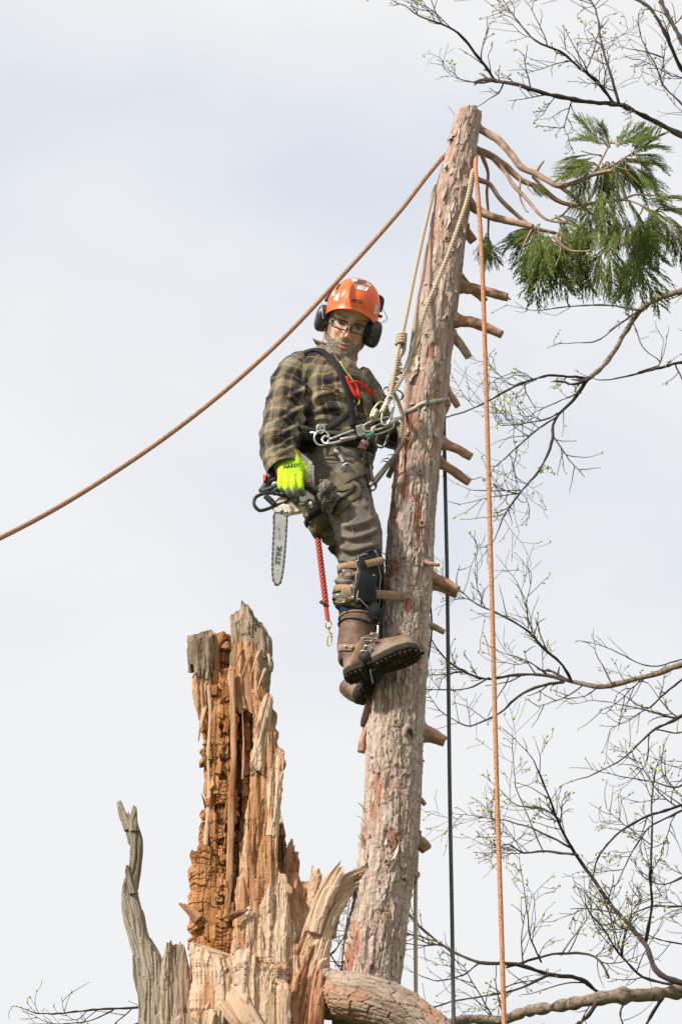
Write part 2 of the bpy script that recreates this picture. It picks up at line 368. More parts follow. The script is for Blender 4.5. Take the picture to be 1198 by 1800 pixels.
scars = [(716, 760, 12, 45), (722, 745, 10, 20), (708, 800, 8, 40), (717, 1065, 8, 16), (676, 1232, 7, 22), (664, 1395, 9, 40), (659, 1420, 7, 30), (628, 1645, 9, 36), (615, 1690, 9, 36), (690, 905, 7, 25),
         (693, 1000, 12, 20), (820, 300, 10, 14), (806, 318, 9, 14), (795, 570, 10, 20), (712, 860, 9, 30), (760, 620, 12, 18), (765, 690, 10, 25), (735, 905, 8, 40), (790, 250, 8, 30), (735, 1150, 8, 25), (690, 1480, 9, 26)]
Vp = Lf['V']-CAMP; dep = Vp@FWD; ppx = 599+FPX*(Vp@RT)/dep; ppy = 900-FPX*(Vp@UP)/dep; front = (Lf['N']@FWD) < 0.3
for x, y, sx, sy in scars:
    rs = np.maximum(rs, np.exp(-((ppx-x+wu*6)/sx)**2-((ppy-y+wv*10)/sy)**2)*front)
rs = sst(0.35, 0.6, rs+0.25*fbm(st3(u*60, v*14, 0*u+8), 3, 21))
disp -= 0.0045*rs
vf_ = fbm(st3((u+wu*.006)*190, v*9, 0*u+6), 3, 51); disp += .0022*vf_*(.6+.6*low); fs_ = fbm(st3((u+wu*.012)*70, v*3.2, 0*u+16), 3, 57); fis = sst(.10, .03, np.abs(fs_))*sst(.2, .6, low+.25); disp -= .0032*fis
V = Lf['V']+Lf['N']*disp[..., None]
jagt = 0.010*fbm(st3(np.cos(Lf['th'])*2, np.sin(Lf['th'])*2, 0*Lf['th']), 3, 31)+0.006*np.sin(Lf['th']+2)
V[:6] += np.array([0, 0, 1.0])*(jagt[None]*np.linspace(1, 0, 6)[:, None])[..., None]
grey = np.array([0.455, 0.38, 0.322]); pale = np.array([0.60, 0.50, 0.42]); pink = np.array([0.395, 0.275, 0.228]); deep = np.array([0.22, 0.12, 0.09]); red = np.array([0.33, 0.135, 0.095]); raw = np.array([0.55, 0.31, 0.17])
c = mixc(pink, grey, np.clip(lev*(0.50+0.5*low)+0.3*low, 0, 1)); c = mixc(c, pale, sst(0.6, 1.0, j1)*lev*0.75)
c = mixc(c, pink*np.array([1.05, .85, .8]), sst(0.15, 0.5, fbm(st3(u*22, v*5, 0*u+4), 3, 14))*(0.75-0.35*low))
c = mixc(c, deep, (1-sst(0.0, 0.07, g2-g1))*0.45*(0.4+0.6*low)); c = mixc(c, deep*0.8, (1-sst(0, 0.05, f2-f1))*0.6)
c = mixc(c, np.array([0.21, 0.20, 0.10]), sst(0.5, 0.75, fbm(st3(u*12, v*5, 0*u+14), 3, 44))*low*0.5)
c = mixc(c, deep, fis*.65); c = mixc(c, deep*1.3, sst(.15, .5, -vf_)*.55); c = mixc(c, pale, sst(.2, .55, vf_)*.4); rc = mixc(red, raw, sst(0.25, 0.6, fbm(st3(u*90, v*8, 0*u+9), 3, 15))); c = mixc(c, rc, .85*rs*(front & (ppy > 600))+0.4*rs*(ppy <= 600))
cedar = thing('cedar_tree', (bot[0], Y0+0.02, 0), 'topped cedar with peeling pinkish bark that the climber stands on', 'tree')
va, f4, f3 = capped(V); ca = np.concatenate([c.reshape(-1, 3), [raw, raw]])
TRUNK = (va, f4, f3); obj('trunk', (va, f4, f3, ca), BARK, cedar); BVT = bvh_of((va[::1], f4, f3))

def trunk_n(px, py):
    h, n = hit(BVT, px, py, 0.0); return h, n
# knots: collars of swollen bark with dark hollow centres
def knot(px, py, s):
    h, n = trunk_n(px, py)
    if h is None: return
    a = nrm(np.cross(n, [0, 0, 1])); b_ = np.cross(a, n); th = np.linspace(0, 2*np.pi, 20, endpoint=False); V = []
    prof = [(1.5, -0.3), (1.15, 0.25), (0.8, 0.42), (0.55, 0.28), (0.3, 0.05), (0.05, 0.0)]
    for r, z in prof:
        rr = r*s*(1+0.25*vn(st3(np.cos(th)*2+px, np.sin(th)*2+py, r+0*th), 3)); V.append(h+(a*np.cos(th)[:, None]+b_*1.3*np.sin(th)[:, None])*rr[:, None]+n*(z*s+0.3*s*vn(st3(np.cos(th)*3, np.sin(th)*3, r*2+px+0*th), 5))[:, None])
    V = np.array(V); cc = np.repeat(np.array([[.42, .32, .26], [.40, .30, .24], [.25, .2, .13], [.12, .10, .05], [.05, .035, .02], [.04, .03, .02]]), 20, 0)
    v_, a4, a3 = capped(V); obj('knot', (v_, a4, a3, np.vstack([cc, [.4, .3, .25], [.04, .03, .02]])), BARK, cedar)
for x, y, s in ((775, 628, .013), (749, 590, .008), (750, 697, .008), (718, 1290, .020), (697, 1270, .012), (679, 1515, .009), (709, 1546, .009), (652, 1700, .012), (702, 1682, .008), (738, 830, .008), (800, 350, .008), (742, 920, .010), (784, 420, .009), (700, 1130, .008)):
    knot(x, y, s)
# loose bark flakes, each a curled chip lifting off the trunk
def flake(px, py, wpx, hpx, lift, tone):
    h, n = trunk_n(px, py)
    if h is None: return
    k = ppm(h); b_ = nrm(np.array([0.08, 0, 1.0])-n*n[2]); a = np.cross(b_, n); nu, nv_ = 6, 9
    uu = np.linspace(-1, 1, nu)[:, None]; vv = np.linspace(-1, 1, nv_)[None, :]
    sh = 1-0.45*np.abs(vv)**3+0.45*vn(st3(uu*1.3+px, vv*2.2+py, 0*uu*vv), 7)
    X = uu*sh*wpx/2/k; Yy = (vv+0.38*vn(st3(uu*1.5+py, 0*vv+px, 0*uu*vv), 8))*hpx/2/k
    rr = 0.11; Z = -X**2/(2*rr)+lift*(sst(0.0, 1, -vv)*0.9+0.25*np.abs(uu)**2)+0.003
    top = h+a*X[..., None]+b_*Yy[..., None]+n*Z[..., None]; b2 = top-n*0.0025
    g = gridf(nu, nv_, False); V = np.vstack([top.reshape(-1, 3), b2.reshape(-1, 3)]); m0 = nu*nv_
    idx = np.arange(m0).reshape(nu, nv_); bd = np.concatenate([idx[:-1, 0], idx[-1, :-1], idx[::-1, -1][:-1], idx[0, ::-1][:-1]]); bn = np.roll(bd, -1)
    F = np.vstack([g, g[:, ::-1]+m0, np.stack([bd, bd+m0, bn+m0, bn], 1)])
    cc = np.asarray(tone)*(1+0.2*vn(V*60, 4))[:, None]
    obj('bark_flake', (V, F, [], np.clip(cc, 0, 1)), BARK, cedar)
rf = random.Random(3)
for i in range(170):
    y = rf.choice([rf.uniform(215, 760), rf.uniform(215, 1720)]); cc_, r_ = trunk_x(y); a = np.interp(y, [r[0] for r in TR], [r[1] for r in TR]); b = np.interp(y, [r[0] for r in TR], [r[2] for r in TR])
    x = a+(b-a)*rf.uniform(0.06, 0.94); s = rf.uniform(0.7, 1.25)
    flake(x, y, 6.5*s*rf.uniform(.5, 1.5), 21*s*rf.uniform(.6, 1.9), rf.choice((.0006, .0012, .002, .0045)), rf.choice([(0.46, .375, .315), (0.50, .41, .35), (.43, .325, .275), (.42, .295, .245)]))
flake(724, 655, 24, 34, 0.012, (.52, .42, .34)); flake(729, 640, 20, 30, 0.008, (.56, .46, .36)); flake(793, 243, 9, 22, .012, (.45, .33, .27)); flake(783, 262, 8, 26, .01, (.45, .33, .27)); flake(770, 300, 8, 30, .01, (.3, .2, .16))
# branch stubs
CUT = np.array([0.60, 0.42, 0.22])
def limb_part(name, parent, pts, r0, r1, dy=0.0, cut=True, tone=(0.36, 0.20, 0.14), n=None, m=14, seed=0, jag=0.0, rough=0.12):
    C = PA(pts, dy); k = ppm(C[0]); L = np.linalg.norm(np.diff(C, axis=0), axis=1).sum(); n = n or max(14, int(L/0.008))
    r = np.interp(np.linspace(0, 1, len(C)), [0, .12, 1], [r0*1.25, r0, r1])/k
    if cut: Cq = spl(C, 7); r = np.interp(np.linspace(0, 1, 7), [0, .17, .34, 1], [r0*1.75, r0*1.2, r0, r1])/k; C = Cq
    l = loft(C, r, r, n, m, dref=(0.15, 1, 0.1)); th = l['th'][None]; vv = l['v']
    q = st3(np.cos(th)*1.1+0*vv, np.sin(th)*1.1+0*vv, vv*22+seed*7.7); d = fbm(q, 3, seed); d2 = fbm(st3(np.cos(th)*3+0*vv, np.sin(th)*3+0*vv, vv*60+seed), 2, seed+3)
    V = l['V']+l['N']*((rough*d+rough*0.5*d2)*l['a'][:, None])[..., None]
    if jag: V[-3:] += l['T'][-1]*(jag*np.abs(vn(st3(np.cos(l['th'])*2, np.sin(l['th'])*2, seed+0*l['th']), 3)))[None, :, None]*np.array([.3, .7, 1])[:, None, None]
    d3 = fbm(st3(np.cos(th)*7+0*vv, np.sin(th)*7+0*vv, vv*25+seed), 3, seed+8); V = V+l['N']*(.10*d3*l['a'][:, None])[..., None]; c = mixc(np.asarray(tone), np.asarray(tone)*1.45+.05, sst(-.2, .35, d2+d3)*0.8); c = mixc(c, np.asarray(tone)*0.6, sst(0.1, .5, d)*0.6)
    a, b, t3 = capped(V); cc = np.vstack([c.reshape(-1, 3), c[0, :1], CUT[None]])
    if cut:                                       # sawn end: flat disc of its own
        e = V[-1]; cc_ = e.mean(0); nn = len(a)
        ringv = cc_+(e-cc_)*0.93+l['T'][-1]*0.0012
        a = np.vstack([a, ringv, cc_+l['T'][-1]*0.0014]); j = np.arange(m); t3 = np.vstack([t3, np.stack([nn+j, nn+(j+1) % m, np.full(m, nn+m)], 1)])
        cc = np.vstack([cc, np.tile(CUT, (m+1, 1))*(0.85+0.3*RNG.random((m+1, 1)))])
    return obj(name, (a, b, t3, np.clip(cc, 0, 1)), BARK, parent)
ST = [((814, 402), (822, 412), (831, 424), 9, 8, .05), ((803, 503), (845, 510), (889, 522), 9, 7.5, .02), ((806, 490), (828, 508), (852, 530), 7, 6, .10), ((795, 562), (840, 570), (881, 588), 10, 7.5, .0),
      ((792, 588), (808, 604), (822, 627), 8, 7, .03), ((780, 680), (793, 698), (804, 714), 7, 5.5, .04), ((772, 778), (800, 788), (827, 803), 9, 7, .0), ((769, 812), (795, 827), (823, 848), 8, 7, .03),
      ((742, 985), (756, 991), (771, 993), 4, 3, -.06), ((755, 1014), (780, 1023), (804, 1038), 9, 8, .0), ((754, 1029), (778, 1036), (801, 1047), 6, 5, .02), ((750, 1098), (765, 1103), (780, 1111), 6, 5, .02),
      ((736, 1285), (757, 1293), (779, 1303), 15, 9, .04), ((733, 1402), (739, 1405), (746, 1414), 5, 4, .03), ((728, 1474), (738, 1481), (748, 1492), 12, 10, .05), ((650, 1285), (640, 1300), (636, 1322), 9, 9, .06),
      ((702, 796), (692, 816), (682, 838), 6, 4.5, .05), ((722, 1543), (729, 1540), (733, 1537), 8, 6, .05), ((775, 708), (782, 710), (790, 711), 5, 4, -.02), ((736, 1326), (741, 1336), (744, 1338), 4, 2, .02)]
for i, (a, b, c_, r0, r1, dy) in enumerate(ST):
    limb_part('branch_stub', cedar, [a+(0.0,), b+(dy*.3,), c_+(dy*.5,)], r0, r1, dy, True, ((0.36, .20, .14) if i not in (4, 11) else (.36, .28, .21)), seed=i, rough=0.22, m=20, jag=0.012 if i in (1, 12, 14) else 0.003)
limb_part('branch_stub', cedar, [(888, 521), (897, 527)], 3, 1.2, .02, False, (.2, .12, .08), seed=90)
# splinters of torn bark on the left edge
for i, (x0, y0, x1, y1, wd, tn) in enumerate([(642, 1428, 629, 1411, 4, (.36, .2, .12)), (641, 1446, 626, 1434, 3, (.4, .3, .22)), (644, 1490, 634, 1465, 6, (.3, .1, .06)), (646, 1492, 650, 1466, 6, (.3, .09, .06)), (641, 1488, 628, 1468, 3, (.42, .3, .2)), (640, 1492, 627, 1483, 4, (.4, .28, .2)),
        (622, 1672, 605, 1655, 5, (.25, .12, .08)), (624, 1665, 614, 1642, 6, (.3, .1, .07)), (628, 1668, 634, 1636, 7, (.42, .18, .1)), (612, 1700, 604, 1672, 6, (.5, .25, .1)), (604, 1690, 589, 1699, 5, (.33, .14, .1)), (716, 765, 705, 752, 6, (.6, .36, .16)), (712, 790, 706, 758, 7, (.62, .38, .17)),
        (722, 770, 720, 745, 8, (.62, .38, .18)), (700, 838, 697, 812, 5, (.3, .1, .07)), (686, 985, 672, 972, 6, (.5, .36, .25)), (690, 1000, 680, 985, 10, (.45, .3, .2)), (688, 1006, 700, 994, 8, (.38, .26, .2)), (668, 1188, 660, 1178, 4, (.5, .3, .2)), (652, 1245, 646, 1232, 5, (.45, .24, .16)), (702, 640, 706, 622, 5, (.5, .4, .32))]):
    cc_, r_ = trunk_x((y0+y1)/2); a = P(x0, y0, -0.055); b = P(x1, y1, -0.085); k = ppm(a); q = np.array([a, (a+b)/2+np.array([0, -.006, 0.004]), b])
    C = spl(q, 9); Tn = nrm(C[-1]-C[0]); vs = ribbon(C, nrm(np.cross(Tn, [0.3, 0.2, 1.0]))+np.array([0, -1.2, 0]), np.linspace(1, .25, 9)*wd/k, 0.004)
    obj('bark_splinter', (vs[0], vs[1], vs[2], np.asarray(tn)*(1+.25*vn(vs[0]*80, 3))[:, None]), BARK, cedar)

# live branches near the top and their drooping sprays
cb = [([(838, 223), (845, 228), (872, 244), (898, 271), (915, 293), (940, 305), (966, 320), (983, 327), (1012, 320), (1042, 307), (1075, 300)], 7, 3.5, .02), ([(829, 262), (860, 273), (889, 293), (915, 316), (949, 331), (978, 352), (1004, 360), (1050, 356), (1090, 352)], 6.5, 2.5, .06),
      ([(868, 280), (889, 305), (902, 326), (927, 352), (944, 373), (961, 386), (990, 392)], 4, 2, .05), ([(828, 308), (841, 316), (860, 324), (877, 348), (902, 373), (936, 399), (978, 411), (1010, 428), (1038, 440)], 5, 2, .0), ([(819, 350), (838, 369), (868, 382), (910, 392), (936, 399)], 8.5, 5, .02),
      ([(847, 274), (857, 305), (855, 339), (858, 380), (858, 418), (866, 440)], 3.2, 1.2, .05), ([(914, 312), (913, 345), (922, 368), (927, 373)], 2, 1.2, .06), ([(940, 306), (948, 292), (955, 283)], 3, 1.5, .02), ([(936, 310), (960, 335), (990, 357), (1035, 372)], 3, 1.5, .03), ([(983, 327), (1005, 345), (1030, 368), (1042, 378)], 3.5, 1.6, .02), ([(1004, 360), (985, 380), (960, 388)], 2, 1, .03),
      ([(1050, 356), (1075, 380), (1090, 410), (1110, 440)], 2.5, 1, .0), ([(1042, 307), (1062, 270), (1075, 245)], 2.5, 1, .0), ([(1042, 307), (1085, 285), (1120, 262)], 2.5, 1, .0), ([(1050, 356), (1100, 352), (1150, 372)], 2.5, 1, .02), ([(1090, 352), (1120, 342), (1198, 350)], 2, 1, .03), ([(936, 399), (925, 420), (915, 440)], 2, 1, -.02), ([(978, 411), (985, 440), (975, 470)], 2, 1, -.02), ([(970, 415), (1000, 440), (1030, 442), (1038, 440)], 2.6, 1.6, -.05)]
for i, (pts, r0, r1, dy) in enumerate(cb):
    limb_part('branch', cedar, [(x, y, 0.012*k*(1 if i % 2 else -1)) for k, (x, y) in enumerate(pts)], r0, r1, dy, False, (0.34, .22, .16) if i < 5 else (.30, .19, .13), seed=40+i, m=10 if i < 5 else 7, rough=0.14)

def spray_mesh(seed):                             # flat drooping fan of scale-leaf twigs, tip along +X, face up +Z
    r = random.Random(seed); b = MB(); L = 0.19
    gA, gB = np.array([0.155, 0.25, 0.04]), np.array([0.44, 0.47, 0.16])
    def twiglet(p0, ang, ln, wd, tone):
        n = 4; a = ang; p = np.array(p0, float); pts = [p.copy()]
        for k in range(n):
            p = p+np.array([math.cos(a), math.sin(a), -0.12-0.12*k])*ln/n; a *= 0.9; pts.append(p.copy())
        pts = np.array(pts); side = np.array([-math.sin(ang), math.cos(ang), 0.35*r.choice((-1, 1))]); wds = wd*np.array([.75, 1, .95, .7, .15])
        V = np.vstack([pts+side*wds[:, None], pts-side*wds[:, None], pts+np.array([0, 0, 1])*wds[:, None]*.55]); m = n+1
        F = [(k, k+1, 2*m+k+1, 2*m+k) for k in range(n)]+[(2*m+k, 2*m+k+1, m+k+1, m+k) for k in range(n)]+[(m+k, m+k+1, k+1, k) for k in range(n)]
        b.add(V, F, None, np.clip(mixc(gA, gB, np.array(tone))*(0.8+.4*r.random()), 0, 1)); return pts
    base = np.array([0., 0, 0]); ax = 0.0; p = base.copy(); n = 11
    b.add(*tube(np.array([[0, 0, 0], [L*.35, 0, -.012], [L*.7, 0, -.05]]), np.array([.0016, .0012, .0008]), 4), col=(.16, .13, .05))
    for k in range(n):
        f = k/n; p = np.array([L*f*.95, 0.004*math.sin(5*f+seed), -0.09*f*f]); tone = 0.18+0.7*r.random()*r.random()
        for s in (-1, 1):
            ln = L*(0.62*(1-f)**.6+0.18)*r.uniform(.6, 1.1); ang = s*r.uniform(.30, .62)
            pts = twiglet(p, ang, ln, .0018, tone)
            for q in range(1, 5):
                for s2 in (-1, 1):
                    ps2 = twiglet(pts[min(q, 4)]*.6+pts[q-1]*.4, ang+s2*r.uniform(.28, .55), ln*r.uniform(.25, .46)*(1.15-.15*q), .0017, tone+r.uniform(-.1, .25))
                    if q < 4 and r.random() < .7:
                        twiglet(ps2[2], ang+s2*r.uniform(.0, .25)-s2*.3, ln*.2, .0018, tone+r.uniform(0, .4))
    v_, a4, a3, c_ = b.arr(); me = mesh_from('foliage_spray', v_, a4, a3, True, {'col': c_}); return me
LEAF = M('cedar_leaf', None, 0.55, 0.3, 60, 0.0, spec=0.3)
q = LEAF.node_tree; lb = q.nodes['Principled BSDF']; tl = N(q, 'ShaderNodeBsdfTranslucent'); ms = N(q, 'ShaderNodeMixShader'); ms.inputs[0].default_value = .5
q.links.new(lb.inputs['Base Color'].links[0].from_socket, tl.inputs[0]); q.links.new(lb.outputs[0], ms.inputs[1]); q.links.new(tl.outputs[0], ms.inputs[2]); q.links.new(ms.outputs[0], q.nodes['Material Output'].inputs[0])
SPR = [spray_mesh(s) for s in range(5)]
for me in SPR: me.materials.append(LEAF)
rs_ = random.Random(11)
def spray(px, py, ang, ln, dy, droop=0.3):       # ang: picture direction in degrees (0 right, -90 down), ln in pixels
    o = bpy.data.objects.new('foliage_spray', rs_.choice(SPR)); COL.objects.link(o); o.parent = cedar
    p = P(px, py, dy); a = rad(ang); yaw = rs_.uniform(-.7, .7)
    x = nrm(np.array([math.cos(a)*math.cos(yaw), math.sin(yaw)*.8, math.sin(a)])); up = nrm(np.array([rs_.uniform(-.6, .6), rs_.uniform(-1.1, -.15), rs_.uniform(.1, 1.0)]))
    y = nrm(np.cross(up, x)); z = np.cross(x, y); s = ln/ppm(p)/0.21
    mt = Matrix((( x[0], y[0], z[0]), (x[1], y[1], z[1]), (x[2], y[2], z[2]))).to_4x4()
    o.matrix_local = Matrix.Translation(Vector(p-ORG[cedar.name])) @ mt @ Matrix.Scale(s, 4)
# (x, y, direction, length, spread, count)
CL = [(1078, 292, -15, 72, 10, 5), (1092, 284, 12, 70, 10, 5), (1035, 285, 172, 62, 8, 5), (1065, 285, -75, 70, 12, 5), (1120, 285, -30, 66, 10, 5), (1070, 258, 112, 52, 8, 4), (1055, 252, 145, 60, 8, 5), (1045, 272, 165, 58, 8, 4), (1085, 258, 60, 62, 10, 5), (1110, 255, 40, 62, 8, 5), (1115, 265, 20, 66, 8, 6), (1110, 280, -10, 80, 12, 5), (1075, 285, -60, 80, 16, 6), (1040, 290, 190, 62, 12, 6), (1035, 300, 225, 70, 12, 6), (1060, 300, -95, 80, 14, 6), (1100, 300, -45, 72, 14, 5),
      (1060, 345, -110, 75, 14, 5), (1085, 345, -70, 80, 16, 6), (1130, 365, -25, 80, 14, 6), (1145, 375, -60, 85, 16, 7), (1120, 385, -85, 90, 18, 7), (1165, 375, -45, 85, 14, 5), (1160, 365, 5, 62, 12, 4), (1090, 395, -100, 90, 18, 7), (1060, 390, -120, 85, 16, 6), (1180, 400, -80, 85, 12, 4),
      (1075, 440, -95, 112, 18, 6), (1045, 440, -105, 100, 14, 4), (1110, 440, -75, 108, 16, 5), (1015, 400, -130, 60, 12, 3), (940, 402, 200, 48, 10, 6), (945, 405, -112, 105, 14, 8), (962, 412, -97, 108, 16, 8), (985, 415, -78, 98, 14, 6), (930, 402, 225, 62, 8, 6), (1000, 390, -60, 62, 12, 4), (1010, 425, -85, 98, 12, 4), (975, 380, -30, 60, 10, 3), (1040, 360, 160, 40, 8, 2),
      (927, 330, -50, 38, 6, 2), (853, 412, -98, 68, 5, 4), (857, 425, -70, 45, 4, 1)]
_bp = np.array([q for pts, *_ in cb for q in spl(np.array(pts, float), 24)])
for i, (x, y, a, ln, sp, n) in enumerate(CL):
    q = _bp[np.argmin(np.hypot(_bp[:, 0]-x, _bp[:, 1]-y))]; ex_, ey_ = x+.45*ln*math.cos(rad(a)), y-.45*ln*math.sin(rad(a))
    limb_part('branch', cedar, [(q[0], q[1], .03), ((q[0]+x)/2+2, (q[1]+y)/2-2, .02), (x, y, 0), (ex_, ey_, -.01)], 1.7, .8, 0, False, (.26, .18, .10), seed=120+i, m=6)
for x, y, a, ln, sp, n in CL:
    for k in range(max(2, int(n*.62))):
        spray(x+rs_.gauss(0, sp*.55), y+rs_.gauss(0, sp*.45), a+rs_.gauss(0, 17), ln*rs_.uniform(.6, 1.15), rs_.uniform(-.14, .14))

# ================================================================== the broken old trunk
SNAG = thing('broken_trunk', (P(405, 1800, -.02)[0], Y0-0.02, 0), 'shattered old trunk of rotten orange wood with pale torn splinters', 'tree stump')
def detail(kind, u, vv, seed, tones, amp=1.0, grain=1.0):
    """relief and own colours of torn wood: u across the grain, vv along it (metres)"""
    z = seed*3.1; t0, t1, t2 = [np.asarray(t, float) for t in tones]
    wp = fbm(st3(u*12+z, vv*5, 0*u), 3, seed+1)
    fib = fbm(st3((u+wp*.008)*210*grain, vv*6, z+0*u), 3, seed+2); fibl = fbm(st3((u+wp*.014)*48*grain, vv*2.5, z+0*u), 3, seed+3); lump = fbm(st3(u*9, vv*5, z+0*u), 3, seed+4)
    if kind == 'cube':
        uu = (u+wp*.034+.006*fbm(st3(u*30, vv*30, z+0*u), 2, seed+16))/0.040; cu = np.floor(uu); ci = cu.astype(np.int64); h0 = hsh(ci, 0*ci, 0*ci, seed)
        hh = 0.016+0.050*h0**1.5; v2 = (vv+fbm(st3(u*30, vv*14, z+0*u), 3, seed+6)*.030)/hh+h0*9; cv = np.floor(v2); vi = cv.astype(np.int64); fu, fv_ = uu-cu, v2-cv
        rid = hsh(ci, vi, 0*ci, seed+5); rid2 = hsh(ci//2, vi//3, 0*ci+1, seed+5)
        ed = np.minimum(np.minimum(fu, 1-fu)+.05*(rid > .5), np.minimum(fv_, 1-fv_)*hh/.034+0.2*(rid > .55)); cr = sst(0.0, 0.085, ed)
        hole = sst(.72, .8, hsh(ci, vi//2, 0*ci+3, seed+15)+.25*fibl)
        d = amp*(0.006*(rid-.5)+0.014*(rid2-.5)-0.008*(1-cr)-.020*hole+0.0055*fib+0.020*lump+.010*fibl)
        c = mixc(t0, t1, np.clip(rid*.7+.5*fib+.5*fibl+.1, 0, 1)); c = mixc(c, t1*np.array([1.2, 1.4, 1.8]), sst(.1, .5, fbm(st3(u*10, vv*4, z+8+0*u), 3, seed+13))*.6); c = mixc(c, t2, (1-cr)*.45+.45*sst(.55, .95, rid2)*(rid > .3)+.3*hole); c = mixc(c, t1*np.array([1.15, 1.3, 1.5]), sst(.15, .5, fib)*.4)
    elif kind == 'bark':
        a1, a2, r1_ = voro((u+wp*.02)/0.022, (vv+wp*.06)/0.16, seed+7); e = sst(0, .16, a2-a1)
        d = amp*(0.007*r1_*e-.005*(1-e)+.010*fibl+.004*fib+.014*lump); c = mixc(t0, t1, np.clip(r1_*.6+.5*fib+.4*fibl+.1, 0, 1)); c = mixc(c, t2, (1-e)*.5+.4*sst(.2, .5, -fib))
    else:                                          # torn fibrous wood: sheets that broke off at different depths
        ly = fbm(st3((u+wp*.01)*26*grain, vv*2.6, z+4+0*u), 3, seed+8)*3.4; ql = np.floor(ly); fq = ly-ql; ly2 = fbm(st3((u+wp*.006)*75*grain, vv*5, z+9+0*u), 2, seed+12)*3; q2 = np.floor(ly2)
        d = amp*(0.0075*(ql+sst(0, .12, fq)-.5)+.0028*q2+0.0035*fib+.004*fibl+0.012*lump); crk = (1-sst(0, .10, np.minimum(fq, 1-fq)))
        c = mixc(t0, t1, np.clip(.5+.6*fibl+.75*fib+.12*ql, 0, 1)); c = mixc(c, t2, sst(.15, .45, fbm(st3(u*16, vv*4, z+3+0*u), 3, seed+9))*.75); c = mixc(c, np.asarray(t2)*.8, sst(.22, .5, -fib)*.4+.25*crk*sst(0, .4, wp+.1))
    return d, c
def curtain(name, top, yb, left, right, dy, hd, kind, tones, n=300, m=200, jag=8.0, bow=0.0, seed=0, side=2.0, amp=1.0, grain=1.0, mat=None, jagb=0.0, p=3.0):
    """upright broken plate. top: (fraction across, y); left / right: (y, x) outlines; jag: ragged top in pixels"""
    th = np.linspace(0, 2*np.pi, m, endpoint=False); ex_ = 2/p; s = np.sign(np.sin(th))*np.abs(np.sin(th))**ex_; f = np.sign(np.cos(th))*np.abs(np.cos(th))**ex_; xf = (s+1)/2
    yt = np.interp(xf, [t[0] for t in top], [t[1] for t in top]); x0 = np.interp(yt, *zip(*left)); x1 = np.interp(yt, *zip(*right)); xt = x0+(x1-x0)*xf
    yt = yt+jag*(1.3*np.abs(fbm(st3(xt*.16, f*.8, seed+0*xt), 3, seed))*2-1+1.1*(voro(xt*.22+seed, f*.6, seed+2)[2]-.5))
    t = np.linspace(0, 1, n)[:, None]; y = yt[None]+(yb-yt[None])*t
    if jagb: y = y+t**6*jagb*(voro(xt*.2+seed+9, f*.6, seed+4)[2]-.5)[None]*2
    x0 = np.interp(y, *zip(*left))+side*fbm(st3(y*.09, 0*y, seed+0*y), 3, seed+5)*2; x1 = np.interp(y, *zip(*right))+side*fbm(st3(y*.09, 0*y+7, seed+0*y), 3, seed+6)*2
    x = x0+(x1-x0)*xf[None]; hdv = hd*(.25+.75*sst(0, .16, t)); dd = dy+bow*(1-s[None]**2)+hdv*f[None]
    V = PV(x, y, dd); vf = V.reshape(-1, 3); nn = vnorm(vf, gridf(n, m)).reshape(n, m, 3); cen = V.mean(1, keepdims=True); sg = np.sign(np.einsum('ijk,ijk->ij', nn, V-cen).mean()); nn = nn*sg
    d, c = detail(kind, V[..., 0]+.5*hd*f[None], V[..., 2], seed, tones, amp, grain)
    a, b4, b3 = capped(V+nn*d[..., None]); cc = np.clip(np.vstack([c.reshape(-1, 3), c[0].mean(0), c[-1].mean(0)]), 0, 1)
    if sg < 0: b4, b3 = b4[:, ::-1], b3[:, ::-1]
    return obj(name, (a, b4, b3, cc), mat or WOOD, SNAG, smooth=False)
def slab(name, rows, dy, hd, kind, tones, n, m, jag0=0.0, jag1=0.0, seed=0, path=None, p=2.4, amp=1.0, parent=None, mat=None, grain=1.0):
    """rows: (y, xl, xr) outline, or path: (x, y, halfwidth[, dy]) centre line; first point is the upper / free end"""
    if path is not None:
        C = np.array([P(q[0], q[1], dy+(q[3] if len(q) > 3 else 0)) for q in path]); hw = np.array([q[2]/ppm(c_) for q, c_ in zip(path, C)])
    else: C, hw = rows_path(rows, dy)
    hd = np.broadcast_to(hd, len(C)); l = loft(C, hw, hd, n, m, p=p); th = l['th'][None]; vv = l['v']
    X = (np.sin(th)*l['a'][:, None]); u = X+2.0*np.cos(th)*l['b'][:, None]*0.5; z = seed*3.1
    d, c = detail(kind, u, vv, seed, tones, amp, grain)
    Nd = l['N'].copy(); V = l['V']+Nd*d[..., None]
    fr = np.linspace(0, 1, n)[:, None]; uu_ = np.sin(l['th'])*l['a'].mean(); jz = fbm(st3(uu_*60, np.cos(l['th'])*1.5, z+0*uu_), 3, seed+11)+.8*(voro(uu_*38+z, np.cos(l['th'])*.8, seed+3)[2]-.5)
    if jag0: V -= (l['T'][0])*(jag0*jz[None]*(1-sst(0, .22, fr)))[..., None]
    if jag1: V += (l['T'][-1])*(jag1*jz[None]*(sst(.78, 1, fr)))[..., None]
    a, b4, b3 = capped(V); cc = np.clip(np.vstack([c.reshape(-1, 3), c[0].mean(0), c[-1].mean(0)]), 0, 1)
    return obj(name, (a, b4, b3, cc), mat or WOOD, parent or SNAG, smooth=False)
OR = ((.37, .15, .052), (.54, .275, .115), (.14, .052, .02)); PALE = ((.57, .38, .245), (.70, .53, .395), (.43, .205, .09)); TAN = ((.46, .235, .115), (.62, .40, .255), (.30, .115, .045)); GREY = ((.29, .205, .14), (.45, .355, .265), (.12, .085, .05)); GBARK = ((.20, .18, .135), (.36, .32, .26), (.07, .06, .045)); REDW = ((.38, .165, .085), (.55, .31, .18), (.18, .07, .04)); DKW = ((.20, .09, .04), (.31, .16, .075), (.07, .03, .015)); SILV = ((.20, .165, .12), (.37, .315, .25), (.085, .07, .04))
